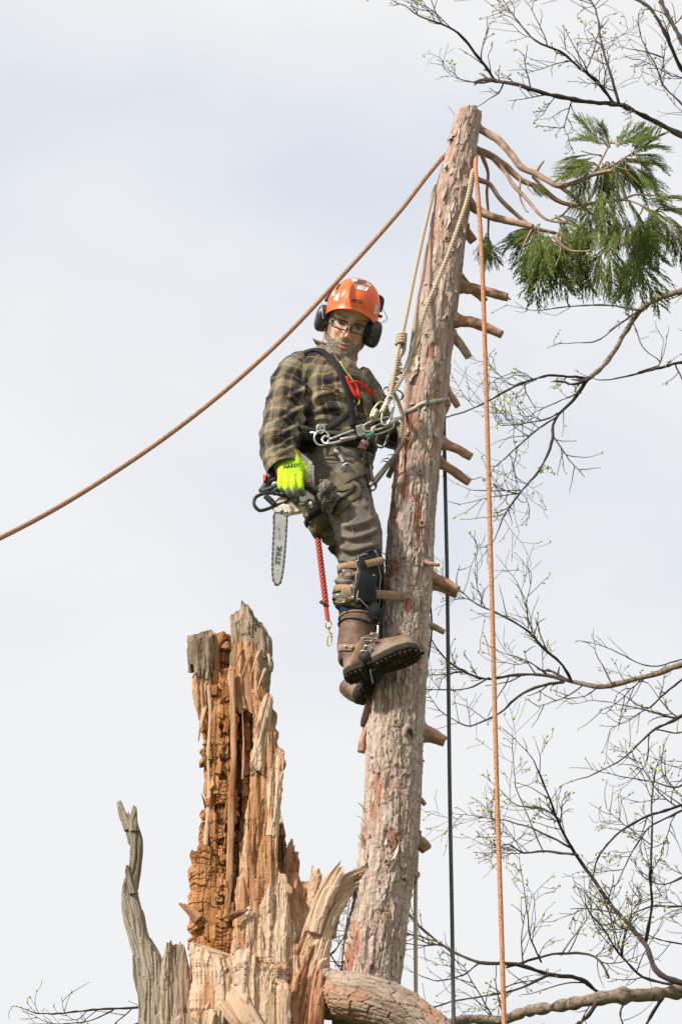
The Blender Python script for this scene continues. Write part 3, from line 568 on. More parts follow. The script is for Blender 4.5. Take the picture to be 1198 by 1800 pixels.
# big base going down to the ground
bz = [(1752, 275, 535), (1770, 256, 556), (1800, 252, 560)]; Cb, hb = rows_path(bz, .10); gb = np.array([Cb[-1][0], Y0+.1, -.05]); 
lb_ = np.vstack([Cb, (Cb[-1]+gb)/2, gb])
def base_part():
    l = loft(lb_, np.concatenate([hb, [.42, .52]]), np.concatenate([hb*.85, [.40, .5]]), 220, 150); th = l['th'][None]; vv = l['v']; u = th*.34+0*vv; wp = fbm(st3(u*6, vv*3, 0*u), 3, 70)
    a1, a2, r1_ = voro((u+wp*.05)/.05, (vv+wp*.1)/.2, 71); e = sst(0, .2, a2-a1); d = .03*r1_*e-.012*(1-e)+.03*fbm(st3(u*4, vv*1.5, 0*u), 3, 72)
    c = mixc(GBARK[0], GBARK[1], r1_); c = mixc(c, REDW[0], sst(.1, .5, wp)*.6); c = mixc(c, GBARK[2], (1-e)*.6)
    a, b4, b3 = capped(l['V']+l['N']*d[..., None]); return obj('base', (a, b4, b3, np.vstack([np.where(vv[..., None] < .06, np.asarray(DKW[0]), c).reshape(-1, 3), [DKW[0]], [GBARK[0]]])), BARK, SNAG)
base_part()
# rotten core, its dark recess, and the blocky face
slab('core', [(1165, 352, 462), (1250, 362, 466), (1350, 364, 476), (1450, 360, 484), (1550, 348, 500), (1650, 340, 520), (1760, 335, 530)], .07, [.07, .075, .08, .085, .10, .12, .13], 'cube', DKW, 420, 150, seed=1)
curtain('rotten_face', [(0, 1190), (.5, 1180), (1, 1186)], 1745, [(1180, 345), (1250, 355), (1300, 358), (1400, 357), (1450, 352), (1550, 339), (1650, 331), (1745, 330)], [(1180, 418), (1300, 413), (1400, 415), (1500, 410), (1600, 420), (1745, 428)], -.035, .055, 'cube', OR, 620, 150, 8, seed=2, side=3.5)
slab('rotten_rib', [(1200, 424, 446), (1260, 421, 440), (1330, 424, 440), (1420, 428, 446), (1500, 424, 440)], -.02, [.03]*5, 'cube', OR, 300, 50, .03, .03, seed=3)
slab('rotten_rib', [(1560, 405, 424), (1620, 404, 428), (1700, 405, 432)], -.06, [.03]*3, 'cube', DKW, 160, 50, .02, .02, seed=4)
slab('fibre_vein', None, -.088, .006, 'fibre', PALE, 260, 20, seed=5, path=[(366, 1205, 4), (370, 1260, 3.5), (366, 1330, 3.5), (368, 1400, 4), (361, 1480, 4), (357, 1540, 5)], amp=.3)
slab('fibre_vein', None, -.095, .007, 'fibre', TAN, 300, 20, seed=6, path=[(407, 1180, 5), (409, 1250, 4.5), (411, 1330, 4), (407, 1400, 5), (405, 1480, 5), (402, 1560, 6), (398, 1620, 5)], amp=.3)
slab('fibre_vein', None, -.08, .006, 'fibre', TAN, 200, 16, seed=7, path=[(426, 1250, 2.5), (428, 1310, 3), (426, 1370, 2.5)], amp=.3)
# pale sound wood along the right
curtain('pale_plank', [(0, 1212), (.3, 1206), (.7, 1199), (1, 1230)], 1712, [(1200, 447), (1250, 443), (1330, 439), (1400, 434), (1460, 428), (1520, 420), (1580, 412), (1712, 412)], [(1196, 468), (1226, 468), (1236, 479), (1262, 485), (1312, 484), (1324, 496), (1340, 497), (1400, 493), (1460, 488), (1520, 488), (1580, 496), (1712, 520)], -.07, .035, 'fibre', TAN, 700, 170, 10, seed=8, side=1.5)
slab('splinter', [(1322, 484, 498), (1340, 476, 497), (1400, 474, 493), (1470, 472, 488)], -.088, [.008, .012, .014, .01], 'fibre', PALE, 220, 50, .04, .03, seed=9)
slab('splinter', [(1225, 470, 476), (1240, 463, 479), (1290, 452, 474), (1350, 444, 462)], -.10, [.006, .01, .012, .008], 'fibre', PALE, 200, 44, .03, .05, seed=10)
# the two weathered sawn tops
curtain('weathered_top', [(0, 1121), (.5, 1113), (.9, 1108), (1, 1111)], 1180, [(1108, 331), (1150, 332), (1190, 336)], [(1108, 378), (1190, 378)], -.03, .055, 'fibre', GREY, 120, 130, 2, seed=11, side=1, grain=.7, jagb=16, amp=.8)
curtain('weathered_top', [(0, 1086), (.28, 1075), (.45, 1058), (.62, 1064), (.94, 1108), (1, 1122)], 1168, [(1057, 401), (1170, 402)], [(1057, 455), (1068, 460), (1112, 469), (1130, 473), (1170, 474)], -.02, .065, 'fibre', GREY, 150, 160, 3, seed=12, side=1, grain=.7, jagb=20, amp=1.0, bow=.02)
slab('rotten_knuckle', [(1118, 376, 404), (1150, 372, 408), (1200, 368, 415)], .0, [.03, .045, .05], 'cube', OR, 140, 70, .01, .02, seed=13)
slab('splinter_fan', [(1130, 408, 446), (1165, 402, 462), (1200, 398, 466), (1250, 410, 462)], -.055, [.015, .022, .025, .015], 'fibre', TAN, 180, 80, .03, .07, seed=14)
slab('splinter_fan', [(1150, 455, 474), (1180, 452, 475), (1225, 454, 470)], -.045, [.012, .02, .012], 'fibre', GREY, 120, 50, .02, .05, seed=15)
slab('splinter_fan', [(1180, 342, 372), (1215, 344, 372), (1260, 352, 368), (1300, 356, 362)], -.065, [.01, .014, .012, .006], 'fibre', TAN, 160, 50, .03, .05, seed=16)
for i, (x0, y0, x1, y1, wd) in enumerate([(356, 1255, 349, 1302, 7), (361, 1240, 352, 1285, 8), (348, 1180, 338, 1192, 7), (472, 1150, 474, 1172, 5), (440, 1150, 425, 1190, 7), (455, 1145, 442, 1185, 6), (425, 1140, 412, 1172, 6), (466, 1175, 452, 1215, 6), (364, 1350, 357, 1322, 6), (490, 1420, 497, 1450, 4), (362, 1420, 354, 1395, 5), (471, 1230, 480, 1234, 4)]):
    a, b = P(x0, y0, -.07), P(x1, y1, -.10); C = spl(np.array([a, (a+b)/2+np.array([0, -.008, 0]), b]), 10)
    r_ = ribbon(C, (0.1, -1, .2), np.linspace(1, .12, 10)**.7*wd/449, .006); obj('splinter', (r_[0], r_[1], r_[2], np.asarray(TAN[i % 2])*(1+.3*vn(r_[0]*90, 5))[:, None]), WOOD, SNAG)
# rot cubes: separate loosened blocks standing proud of the face
rb_ = random.Random(5)
for k in range(34):
    y = rb_.uniform(1215, 1690); xl = np.interp(y, [1215, 1300, 1450, 1600, 1700], [350, 360, 354, 337, 334]); xr = np.interp(y, [1215, 1300, 1450, 1600, 1700], [416, 412, 410, 416, 420]); x = rb_.uniform(xl+3, xr-3)
    f_ = (x-xl)/(xr-xl)*2-1; dy = -.035-.045*math.sqrt(max(0, 1-f_*f_*.8))-rb_.uniform(-.012, .008); t = rb_.gauss(0, .16); ax = np.array([math.cos(t), .5*f_, math.sin(t)]); ax = nrm(ax); az = nrm(np.array([-math.sin(t), rb_.gauss(0, .12), math.cos(t)])); ay = np.cross(az, ax); ax = np.cross(ay, az)
    bv = box(P(x, y, dy), ax, ay, az, rb_.uniform(.012, .034), .03, rb_.choice((.016, .024, .034, .055))*rb_.uniform(.8, 1.3), .2); vv_ = bv[0]+0.006*np.stack([vn(bv[0]*55+k, s) for s in (1, 2, 3)], 1)
    tone = np.asarray(rb_.choice([OR[0], OR[1], (.47, .235, .085), (.50, .26, .10), (.34, .14, .045)])); obj('rot_block', (vv_, bv[1], bv[2], np.clip(tone*(1+.2*vn(vv_*70, 4))[:, None], 0, 1)), WOOD, SNAG, smooth=False)
# dark shards to the right of the column
slab('dark_shard', [(1448, 490, 497), (1470, 486, 501), (1500, 484, 504), (1560, 482, 512)], .0, [.012, .02, .025, .03], 'cube', DKW, 140, 60, .03, 0, seed=17)
slab('dark_shard', [(1497, 512, 520), (1510, 504, 524), (1540, 498, 522), (1600, 490, 522)], -.03, [.01, .018, .02, .02], 'fibre', REDW, 140, 60, .05, 0, seed=18)
# pale torn wall with a jagged upper edge
curtain('torn_wall', [(0, 1556), (.2, 1532), (.45, 1548), (.7, 1566), (.85, 1552), (1, 1570)], 1750, [(1530, 500), (1600, 488), (1750, 440)], [(1530, 556), (1600, 566), (1750, 545)], -.02, .03, 'fibre', PALE, 300, 190, 11, seed=19)
curtain('torn_wall', [(0, 1600), (.25, 1565), (.6, 1538), (.85, 1545), (1, 1560)], 1740, [(1535, 470), (1565, 452), (1610, 432), (1740, 420)], [(1535, 505), (1600, 516), (1740, 522)], -.085, .022, 'fibre', PALE, 300, 190, 8, seed=20)
slab('splinter', [(1545, 548, 553), (1570, 544, 560), (1620, 536, 562)], -.035, [.004, .008, .01], 'fibre', PALE, 120, 36, .05, 0, seed=21)
slab('splinter', [(1533, 553, 556), (1560, 549, 566), (1590, 546, 570)], .0, [.003, .006, .008], 'fibre', PALE, 90, 30, .03, 0, seed=22)
# the splintered arm bending to the right
slab('torn_arm', None, -.06, [.014, .024, .032, .038, .042, .042, .04], 'fibre', PALE, 420, 110, .10, 0, seed=23, path=[(630, 1541, 10), (612, 1553, 20), (590, 1578, 24), (570, 1612, 25), (555, 1660, 28), (540, 1710, 34), (525, 1760, 36)], p=2.6, amp=1.1)
slab('splinter', None, -.10, [.005, .010, .012, .012], 'fibre', PALE, 200, 40, .06, 0, seed=24, path=[(598, 1521, 6), (585, 1545, 13), (565, 1585, 15), (550, 1640, 15)])
slab('splinter', None, -.04, [.003, .006, .009, .012], 'fibre', GREY, 200, 40, .03, 0, seed=25, path=[(635, 1551, 3), (612, 1573, 6), (595, 1600, 7), (578, 1645, 8)])
# torn rim plates in front
curtain('torn_rim', [(0, 1668), (.1, 1672), (.19, 1683), (.31, 1687), (.37, 1681), (.48, 1671), (.64, 1683), (.77, 1699), (.91, 1706), (1, 1702)], 1815, [(1665, 336), (1720, 342), (1770, 336), (1815, 346)], [(1665, 508), (1740, 500), (1815, 508)], -.15, .03, 'fibre', PALE, 220, 300, 8, seed=26, bow=-.05, amp=1.0, side=3)
curtain('torn_rim', [(0, 1712), (.3, 1698), (.6, 1716), (1, 1738)], 1815, [(1690, 430), (1815, 420)], [(1690, 505), (1815, 512)], -.21, .016, 'fibre', PALE, 160, 180, 9, seed=27, amp=.7)
slab('loose_plate', None, -.235, [.010, .016, .016, .014], 'fibre', PALE, 200, 90, .03, .05, seed=28, path=[(392, 1740, 16, .05), (405, 1755, 27, .02), (425, 1785, 26, 0), (445, 1815, 24, 0)], p=3.2, amp=.7)
slab('loose_plate', None, -.225, [.008, .012, .012], 'fibre', PALE, 120, 60, .06, 0, seed=29, path=[(367, 1768, 6, .02), (362, 1785, 17), (360, 1820, 18)], p=3.0, amp=.7)
# bark and red splinters round the rim
slab('bark_rib', None, -.10, [.02, .03, .035, .035], 'fibre', GREY, 220, 60, .03, 0, seed=30, path=[(301, 1665, 10), (304, 1700, 18), (306, 1750, 19), (308, 1830, 20)], mat=BARK)
slab('bark_rib', None, -.12, [.015, .022, .025, .025], 'fibre', ((.28, .19, .14), (.42, .31, .24), (.14, .08, .055)), 200, 90, .03, 0, seed=31, path=[(318, 1664, 9), (320, 1700, 14), (322, 1750, 15), (322, 1830, 16)], mat=BARK)
slab('red_splinter', None, -.13, [.01, .016, .02], 'fibre', REDW, 160, 46, .04, 0, seed=32, path=[(338, 1664, 6), (340, 1720, 9), (338, 1830, 10)])
for i, (x0, x1, x2, w_, top) in enumerate([(548, 536, 524, 9, 1668), (538, 526, 508, 8, 1690), (556, 548, 540, 9, 1690), (524, 512, 494, 8, 1712), (544, 536, 530, 7, 1720), (560, 558, 552, 9, 1712), (512, 498, 484, 7, 1745), (530, 518, 512, 7, 1740)]):
    slab('red_splinter', None, -.165-.008*(i % 3), [.006, .012, .014], 'fibre', REDW if i % 3 else TAN, 150, 36, .05, 0, seed=33+i, path=[(x0, top, 3), (x1, top+45, w_), (x2, 1830, w_*1.15)], p=2.2)
# weathered grey snag on the left
slab('grey_snag', None, -.02, [.008, .016, .022, .022, .025, .03, .04, .055, .07, .08], 'fibre', SILV, 700, 150, .05, 0, seed=45, path=[(229, 1438, 5), (232, 1458, 13), (240, 1480, 13), (238, 1520, 11), (231, 1565, 12), (237, 1610, 15), (248, 1655, 17), (262, 1690, 24), (272, 1740, 29), (274, 1830, 30)], mat=BARK, amp=.8)
slab('snag_prong', None, -.025, [.004, .007, .012], 'fibre', SILV, 140, 40, .02, 0, seed=46, path=[(210, 1408, 2), (216, 1430, 5), (227, 1458, 8)], mat=BARK, amp=.4)
slab('snag_prong', None, -.03, [.003, .008, .012], 'fibre', SILV, 140, 40, .02, 0, seed=47, path=[(237, 1418, 2), (234, 1438, 6), (236, 1462, 9)], mat=BARK, amp=.4)
slab('snag_prong', None, -.04, [.003, .007, .010], 'fibre', SILV, 140, 40, .01, 0, seed=48, path=[(217, 1562, 1.5), (222, 1585, 5), (232, 1615, 8)], mat=BARK, amp=.4)
slab('snag_prong', None, -.045, [.003, .007, .010], 'fibre', SILV, 140, 40, .01, 0, seed=49, path=[(224, 1523, 1.5), (227, 1545, 5), (233, 1572, 8)], mat=BARK, amp=.4)
slab('snag_prong', None, -.0, [.004, .007, .010], 'fibre', SILV, 140, 40, .01, 0, seed=50, path=[(236, 1680, 2), (240, 1710, 5), (250, 1745, 8)], mat=BARK, amp=.4)
slab('peg', None, -.10, [.004, .010, .014], 'fibre', REDW, 70, 24, 0, 0, seed=51, path=[(315, 1588, 2), (330, 1600, 7), (348, 1618, 10)], amp=.4)
slab('peg', None, -.13, [.003, .007, .008], 'fibre', REDW, 70, 24, 0, 0, seed=52, path=[(436, 1598, 2), (420, 1605, 6), (404, 1613, 7)], amp=.4)
# big bark covered log leaving to the right
def log_part():
    l = loft(np.array([P(520, 1742, .08), P(572, 1746, -.05), P(625, 1754, -.20), P(680, 1768, -.29), P(740, 1800, -.34), P(800, 1860, -.40), P(850, 1930, -.46)]), np.array([37, 38, 37, 35, 33, 31, 29])/449, np.array([37, 38, 37, 35, 33, 31, 29])/449, 520, 150)
    th = l['th'][None]; vv = l['v']; u = th*.085+0*vv; wp = fbm(st3(u*14, vv*8, 0*u), 3, 80); a1, a2, r1_ = voro((vv+wp*.012)/.085, (u+wp*.008)/.030, 81); e = sst(0, .09, a2-a1); b1, b2, r2_ = voro((vv+wp*.012)/.05, (u+wp*.006)/.0095, 83); e2 = sst(0, .2, b2-b1)
    f8 = fbm(st3(u*170, vv*11, 0*u+2), 3, 89)
    d = .007*r1_*e+.003*r2_*e2-.006*(1-e)+.003*f8-.0015*(1-e2)+.006*fbm(st3(u*8, vv*4, 0*u+3), 3, 86)
    c = mixc((.25, .18, .135), (.42, .335, .27), np.clip(.6*r2_+.4*r1_+.3*wp+.5*f8, 0, 1)); c = mixc(c, (.10, .07, .05), sst(.15, .5, -f8)*.5); c = mixc(c, (.40, .225, .15), sst(.05, .4, fbm(st3(u*16, vv*7, 0*u+8), 3, 88))*.8); c = mixc(c, (.13, .085, .06), (1-e)*.5+(1-e2)*.22)
    a, b4, b3 = capped(l['V']+l['N']*d[..., None]); return obj('log_limb', (a, b4, b3, np.vstack([c.reshape(-1, 3), [GBARK[0]], [TAN[0]]])), BARK, SNAG)
log_part()

# ================================================================== ropes
def trunk_arc(py, a0, a1, off, n, rise=0.0, py2=None):  # points round the trunk: angle 0 = picture right, 90 = behind, -90 = in front
    out = []
    for i, a in enumerate(np.linspace(rad(a0), rad(a1), n)):
        y = py if py2 is None else py+(py2-py)*i/(n-1)
        c_, r_ = trunk_x(y); out.append(c_+np.array([math.cos(a), math.sin(a), 0])*(r_+off)+np.array([0, 0, rise*math.sin(np.pi*i/(n-1))]))
    return out
def rope_mat(name, base, fleck, thr, s2, bump=.8):
    return M(name, base, 0.85, 0.22, 200, bump, 260, second=fleck, thr=thr, s2=s2, spec=.15, dist=.003)
ORN = rope_mat('orange_rope', (.53, .265, .145), (.15, .065, .04), (.56, .62), 190); ORND = rope_mat('orange_rope_brown', (.42, .235, .145), (.15, .085, .06), (.56, .62), 190)  # one rope in two tones: the run to the left is darker and browner
lp = [P(x, y, d_) for x, y, d_ in ((-420, 1120, -2.6), (-200, 1040, -1.9), (0, 946, -1.35), (100, 893, -1.12), (200, 831, -.92), (300, 762, -.75), (400, 683, -.58), (500, 592, -.42), (600, 486, -.26), (700, 374, -.12), (750, 310, -.04))]
ropeL = spl(np.array(lp+trunk_arc(276, 195, 40, .006, 9)), 420)
rp = trunk_arc(276, 40, -10, .006, 4)+[P(835, 298, -.075), P(840, 350, -.10), P(846, 450, -.12), P(850, 560, -.13), P(857, 800, -.14), P(865, 1100, -.15), P(873, 1400, -.16), P(880, 1620, -.17), P(886, 1810, -.18)]
e_ = rp[-1]; rp += [np.array([e_[0]+.05, e_[1], e_[2]*.5]), np.array([e_[0]+.08, e_[1]-.02, .02])]
ropeR = spl(np.array(rp), 520)
orr = thing('rigging_rope', (rp[-1][0], rp[-1][1], 0), 'rust orange rope with dark flecks, looped over the cedar top', 'rope')
obj('rope_run', tube(ropeL, .0092, 10), ORND, orr); obj('rope_run', tube(ropeR, .0094, 10), ORN, orr)
TANR = M('tan_rope', (.56, .45, .33), .9, .25, 220, .5, 400, spec=.1, dist=.002)
cl = thing('climbing_rope', P(731, 1770, .1), 'tan three-strand climbing line tied in a hitch beside the cedar', 'rope')
t1 = [P(706, 592, -.20), P(716, 545, -.17), P(731, 470, -.12), P(750, 385, -.06), P(765, 330, -.01)]+trunk_arc(312, 170, 20, .006, 7)[1:]
obj('line', strands(np.array(t1), .0078, 3, .038), TANR, cl)
t2 = trunk_arc(306, 15, -25, .008, 4)+[P(829, 306, -.085), P(822, 345, -.10), P(806, 395, -.115), P(788, 445, -.125), P(770, 490, -.13), P(751, 535, -.135), P(737, 575, -.14), P(724, 615, -.16), P(714, 645, -.19), P(704, 668, -.21), P(690, 690, -.22), P(679, 712, -.23), P(672, 724, -.235)]
obj('line', strands(np.array(t2), .0088, 3, .042), TANR, cl)
def coil(p0, p1, R, turns, n, r, k=3, ph=0.0):
    a, b = np.asarray(p0), np.asarray(p1); ax = nrm(b-a); x = nrm(np.cross(ax, [0, 1, .2])); y = np.cross(ax, x); t = np.linspace(0, 1, n); th = t*turns*2*np.pi+ph
    return a+(b-a)*t[:, None]+(x*np.cos(th)[:, None]+y*np.sin(th)[:, None])*R
obj('knot', strands(coil(P(706, 588, -.2), P(703, 607, -.2), .0165, 4, 60, .007), .0070, 3, .03), TANR, cl)
obj('knot', strands(coil(P(700, 640, -.2), P(686, 690, -.215), .010, 6, 90, .006), .0062, 3, .03), TANR, cl)
obj('knot_bridge', strands(np.array([P(703, 600, -.20), P(698, 625, -.215), P(694, 650, -.22), P(686, 690, -.225), P(678, 716, -.235)]), .0085, 3, .036), TANR, cl)
obj('knot_bridge', strands(np.array([P(711, 603, -.19), P(709, 618, -.185), P(700, 632, -.19), P(692, 665, -.2), P(684, 695, -.21)]), .0075, 3, .036), TANR, cl)
obj('knot', strands(coil(P(699, 642, -.205), P(704, 656, -.20), .008, 2, 40, .006), .0058, 3, .03), TANR, cl)
obj('tail', strands(np.array([P(690, 688, -.20), P(699, 705, -.17), P(707, 735, -.13), P(704, 770, -.1)]), .0085, 3, .036), TANR, cl)
tt_ = [P(738, 1335, .12), P(737, 1400, .12), P(733, 1480, .12), P(730, 1560, .12), P(730, 1650, .12), P(731, 1770, .12)]; e_ = tt_[-1]; tt_ += [np.array([e_[0]+.03, e_[1], e_[2]*.5]), np.array([e_[0]+.05, e_[1], .02])]
obj('tail', strands(np.array(tt_), .0078, 3, .040), TANR, cl)
GR = M('dark_rope', (.075, .078, .075), .85, .3, 200, .6, 300, second=(.16, .16, .155), thr=(.5, .6), s2=160, spec=.2)
gp = [P(779, 716, .06), P(780, 760, .07), P(782, 860, .07), P(785, 1000, .07), P(787, 1150, .07), P(790, 1400, .07), P(794, 1620, .07), P(797, 1805, .07)]; e_ = gp[-1]; gp += [np.array([e_[0]+.03, e_[1], e_[2]*.5]), np.array([e_[0]+.04, e_[1], .02])]
dr = obj('hanging_rope', tube(spl(np.array(trunk_arc(716, 110, 40, .006, 4)+gp), 300), .0078, 8), GR); tag(dr, 'thin dark grey rope hanging straight down behind the cedar', 'rope')
g2 = obj('hanging_rope', tube(spl(np.array([P(752, 1040, .11), P(757, 1075, .10), P(758, 1110, .10), P(752, 1160, .10)]), 30), .004, 6), GR); tag(g2, 'short dark cord loop behind the cedar above the climbing boots', 'rope')

# ================================================================== bare budding trees behind
def bare_tree(base, dY, trunk_pts, limbs, label, seed, tr0=.14, tr1=.05, big=()):
    r = random.Random(seed); root = thing('bare_tree', base, label, 'tree', None)
    C = np.array(trunk_pts); l = loft(C, np.linspace(tr0, tr1, len(C)), np.linspace(tr0, tr1, len(C)), 120, 24); th = l['th'][None]; d = .08*fbm(st3(np.cos(th)+0*l['v'], np.sin(th)+0*l['v'], l['v']*3), 3, seed)
    obj('trunk', capped(l['V']+l['N']*(d*l['a'][:, None])[..., None]), LIMB, root)
    for li, (pts, r0, r1, dens) in enumerate(limbs):
        C = np.array([P(q[0], q[1], dY+0.25*math.sin(li*2.1+k*.7)) if len(q) < 3 else np.array(q, float) for k, q in enumerate(pts)])
        k0 = ppm(C[min(1, len(C)-1)]); L = np.linalg.norm(np.diff(C, axis=0), axis=1).sum(); n = max(12, int(L/.035))
        q = spl(np.column_stack([C, np.linspace(r0, r1, len(C))/k0]), n); c, rr = q[:, :3], q[:, 3]
        kk = np.cumsum(np.array([[r.gauss(0, 1) for _ in range(3)] for _ in range(n)]), 0); kk -= np.linspace(0, 1, n)[:, None]*kk[-1]; c = c+kk*.0016
        rr = rr*(1+.14*np.array([r.gauss(0, 1) for _ in range(n)]))
        heavy = r0 > 6
        lo = obj('limb', tube(c, rr, 14 if heavy else 7, n*(3 if heavy else 1)), LIMB if heavy else TWIG, root)
        tw, bd = MB(), MB()
        def bud(p, d):
            d = nrm(d+np.array([r.gauss(0, .5), r.gauss(0, .5), r.gauss(0, .5)])); ln = r.uniform(.008, .027); wd_ = ln*r.uniform(.18, .30); s = nrm(np.cross(d, [.3, .5, .8])); t = np.cross(d, s)
            V = [p, p+d*ln*.45+s*wd_, p+d*ln*.45+t*wd_, p+d*ln*.45-s*wd_, p+d*ln*.45-t*wd_, p+d*ln]
            bd.add(V, None, [(0, 2, 1), (0, 3, 2), (0, 4, 3), (0, 1, 4), (5, 1, 2), (5, 2, 3), (5, 3, 4), (5, 4, 1)])
        def twig(p, d, ln, rad_, depth):
            nseg = max(5, int(ln/.03)); pts = [p]; dd = d.copy(); bend = np.array([r.gauss(0, .10), r.gauss(0, .10), r.gauss(0.04, .10)])
            for s in range(nseg):
                dd = nrm(dd+bend*.6+np.array([r.gauss(0, .10), r.gauss(0, .07), r.gauss(.02, .10)])); pts.append(pts[-1]+dd*ln/nseg)
            A = np.array(pts); tw.add(*tube(A, np.linspace(rad_, max(rad_*.45, .0011), len(A)), 4))
            for s in range(1, len(A)):
                if s > len(A)*.45:
                    if r.random() < .22+.5*(s/len(A)-.45): bud(A[s], nrm(A[s]-A[s-1]))
                if depth > 0 and r.random() < .50:
                    a = r.choice((-1, 1))*r.uniform(.4, .95); t = nrm(A[s]-A[s-1]); nd = nrm(t*math.cos(a)+math.sin(a)*np.array([-t[2], r.uniform(-.5, .5), t[0]])); twig(A[s], nd, ln*r.uniform(.3, .6), rad_*.7, depth-1)
        cum = np.concatenate([[0], np.cumsum(np.linalg.norm(np.diff(c, axis=0), axis=1))])
        m = int(dens*L*5.4)
        for k in range(m):
            f = r.random()**(.6 if not heavy else 1.0); i = min(n-2, int(f*(n-1))); t = nrm(c[i+1]-c[i]); a = r.choice((-1, 1))*r.uniform(.45, 1.1); nd = nrm(t*math.cos(a)+math.sin(a)*np.array([-t[2], r.uniform(-.6, .6), t[0]])+np.array([0, 0, .12]))
            twig(c[i], nd, r.uniform(.07, .36)*(1.0 if not heavy else 1.3), min(rr[i]*.55, .0042), r.choice((0, 1, 1, 2)) if not heavy else 1)
        t = nrm(c[-1]-c[-2]); twig(c[-1], t, .18, max(rr[-1], .0015), 1)
        if tw.n: tag(obj('twigs', tw.arr()[:3], TWIG, lo), kind='stuff')
        if bd.n: tag(obj('buds', bd.arr()[:3], BUD, lo), kind='stuff')
    return root
D1 = 4.2
def bt(px, py): return P(px, py, D1)
tb = bt(1440, 1740); trk = [np.array([tb[0]-.1, Y0+D1, -.05]), np.array([tb[0]-.05, Y0+D1, tb[2]*.5]), tb, bt(1420, 1400), bt(1435, 1080), bt(1425, 700), bt(1440, 400), bt(1430, 100), bt(1445, -150)]
LM = [([(1430, 345), (1300, 290), (1198, 236), (1146, 212), (1084, 184), (1040, 181), (960, 165), (905, 148), (870, 142)], 6, 3.2, .9), ([(870, 142), (843, 104), (809, 64), (780, 46), (737, 29), (712, 10)], 2.8, 1.1, 2.2), ([(870, 142), (838, 146), (806, 138)], 2, .8, 2.0), ([(884, 146), (873, 165), (848, 182)], 1.5, .8, 1.0),
      ([(1082, 184), (1050, 144), (1012, 114), (983, 89), (940, 70), (906, 34), (886, 4)], 3, 1, 2.0), ([(1086, 183), (1072, 127), (1059, 76), (1050, 28), (1032, -10)], 3, 1.3, 2.2), ([(1030, 120), (1040, 95), (1050, 60)], 1.4, .8, 2.6), ([(1435, 300), (1300, 240), (1198, 123), (1165, 55), (1140, 13), (1095, -12)], 5, 2.6, .6), ([(1300, 245), (1235, 155), (1195, 70), (1163, 5), (1150, -30)], 5.5, 3.5, .7), ([(1240, 240), (1198, 182), (1165, 150), (1148, 112), (1128, 72)], 2, .9, 1.0), ([(1165, 102), (1140, 92), (1105, 86)], 1.5, .8, 1.0),
      ([(1430, 470), (1300, 478), (1198, 508), (1153, 524), (1122, 547), (1099, 583), (1072, 629), (1034, 665)], 6.5, 3.8, .25), ([(1034, 665), (1007, 705), (977, 734), (971, 774), (944, 824), (912, 862), (885, 904), (876, 930)], 3.6, 1, 1.5), ([(1034, 665), (990, 663), (948, 665), (900, 681), (858, 705), (820, 723), (782, 733)], 2.6, 1.1, 1.3), ([(1122, 547), (1090, 570), (1050, 600), (1005, 603)], 1.8, .8, .3), ([(1124, 545), (1069, 535), (1010, 537), (946, 546)], 2, .8, 1.4),
      ([(1430, 640), (1198, 638), (1165, 642), (1120, 655), (1080, 665), (1052, 668)], 3, 1, .7), ([(1120, 655), (1160, 640), (1130, 610), (1118, 585), (1110, 560)], 1.4, .9, 1.0), ([(977, 734), (940, 758), (905, 788), (872, 818)], 1.8, .8, 3.6), ([(990, 722), (952, 738), (905, 745), (880, 748)], 1.5, .8, 3.0), ([(1020, 690), (980, 706), (945, 722)], 1.5, .8, 2.4), ([(1153, 524), (1138, 495), (1126, 466)], 1.5, .9, 0.6), ([(914, 862), (880, 862), (838, 862)], 1.2, .7, 1.5),
      ([(1430, 1080), (1300, 1128), (1198, 1166), (1141, 1186), (1057, 1205), (1003, 1198)], 6.5, 4, .35), ([(1003, 1198), (954, 1184), (908, 1184), (858, 1191), (815, 1178), (778, 1152), (757, 1122)], 3.2, 1.1, 1.9), ([(1003, 1198), (985, 1167), (946, 1131), (920, 1104), (881, 1083), (835, 1062), (805, 1035)], 3, 1, 2.2), ([(990, 1199), (954, 1205), (908, 1228), (878, 1255), (824, 1276), (788, 1260)], 3, 1, 1.5), ([(858, 1191), (820, 1210), (750, 1212)], 1.7, .9, 1.2), ([(815, 1178), (785, 1185), (752, 1186)], 1.4, .8, 1.2), ([(960, 1184), (930, 1165), (890, 1150)], 1.6, .8, 3.5), ([(1075, 1203), (1055, 1165), (1048, 1152)], 1.5, .8, .5), ([(1300, 1120), (1198, 1160), (1130, 1170), (1075, 1142)], 1.6, .8, .6), ([(1050, 1206), (1035, 1220), (1010, 1227)], 1.5, .8, .2), ([(928, 1105), (925, 1070), (906, 1020)], 1.3, .7, 1.2),
      ([(1430, 1150), (1300, 1200), (1198, 1257), (1149, 1282), (1130, 1300), (1098, 1330), (1040, 1362)], 3.6, 1, .8), ([(1185, 1262), (1130, 1248), (1050, 1232)], 2, .8, 1.6), ([(1198, 1195), (1160, 1225), (1135, 1245), (1100, 1225)], 2.2, .9, 1.6), ([(1260, 1290), (1198, 1380), (1140, 1372), (1090, 1365)], 2, .8, 2.0), ([(1149, 1282), (1190, 1288), (1215, 1280)], 1.6, .9, 1.2), ([(1140, 1292), (1135, 1340), (1120, 1360)], 1.2, .7, .6)]
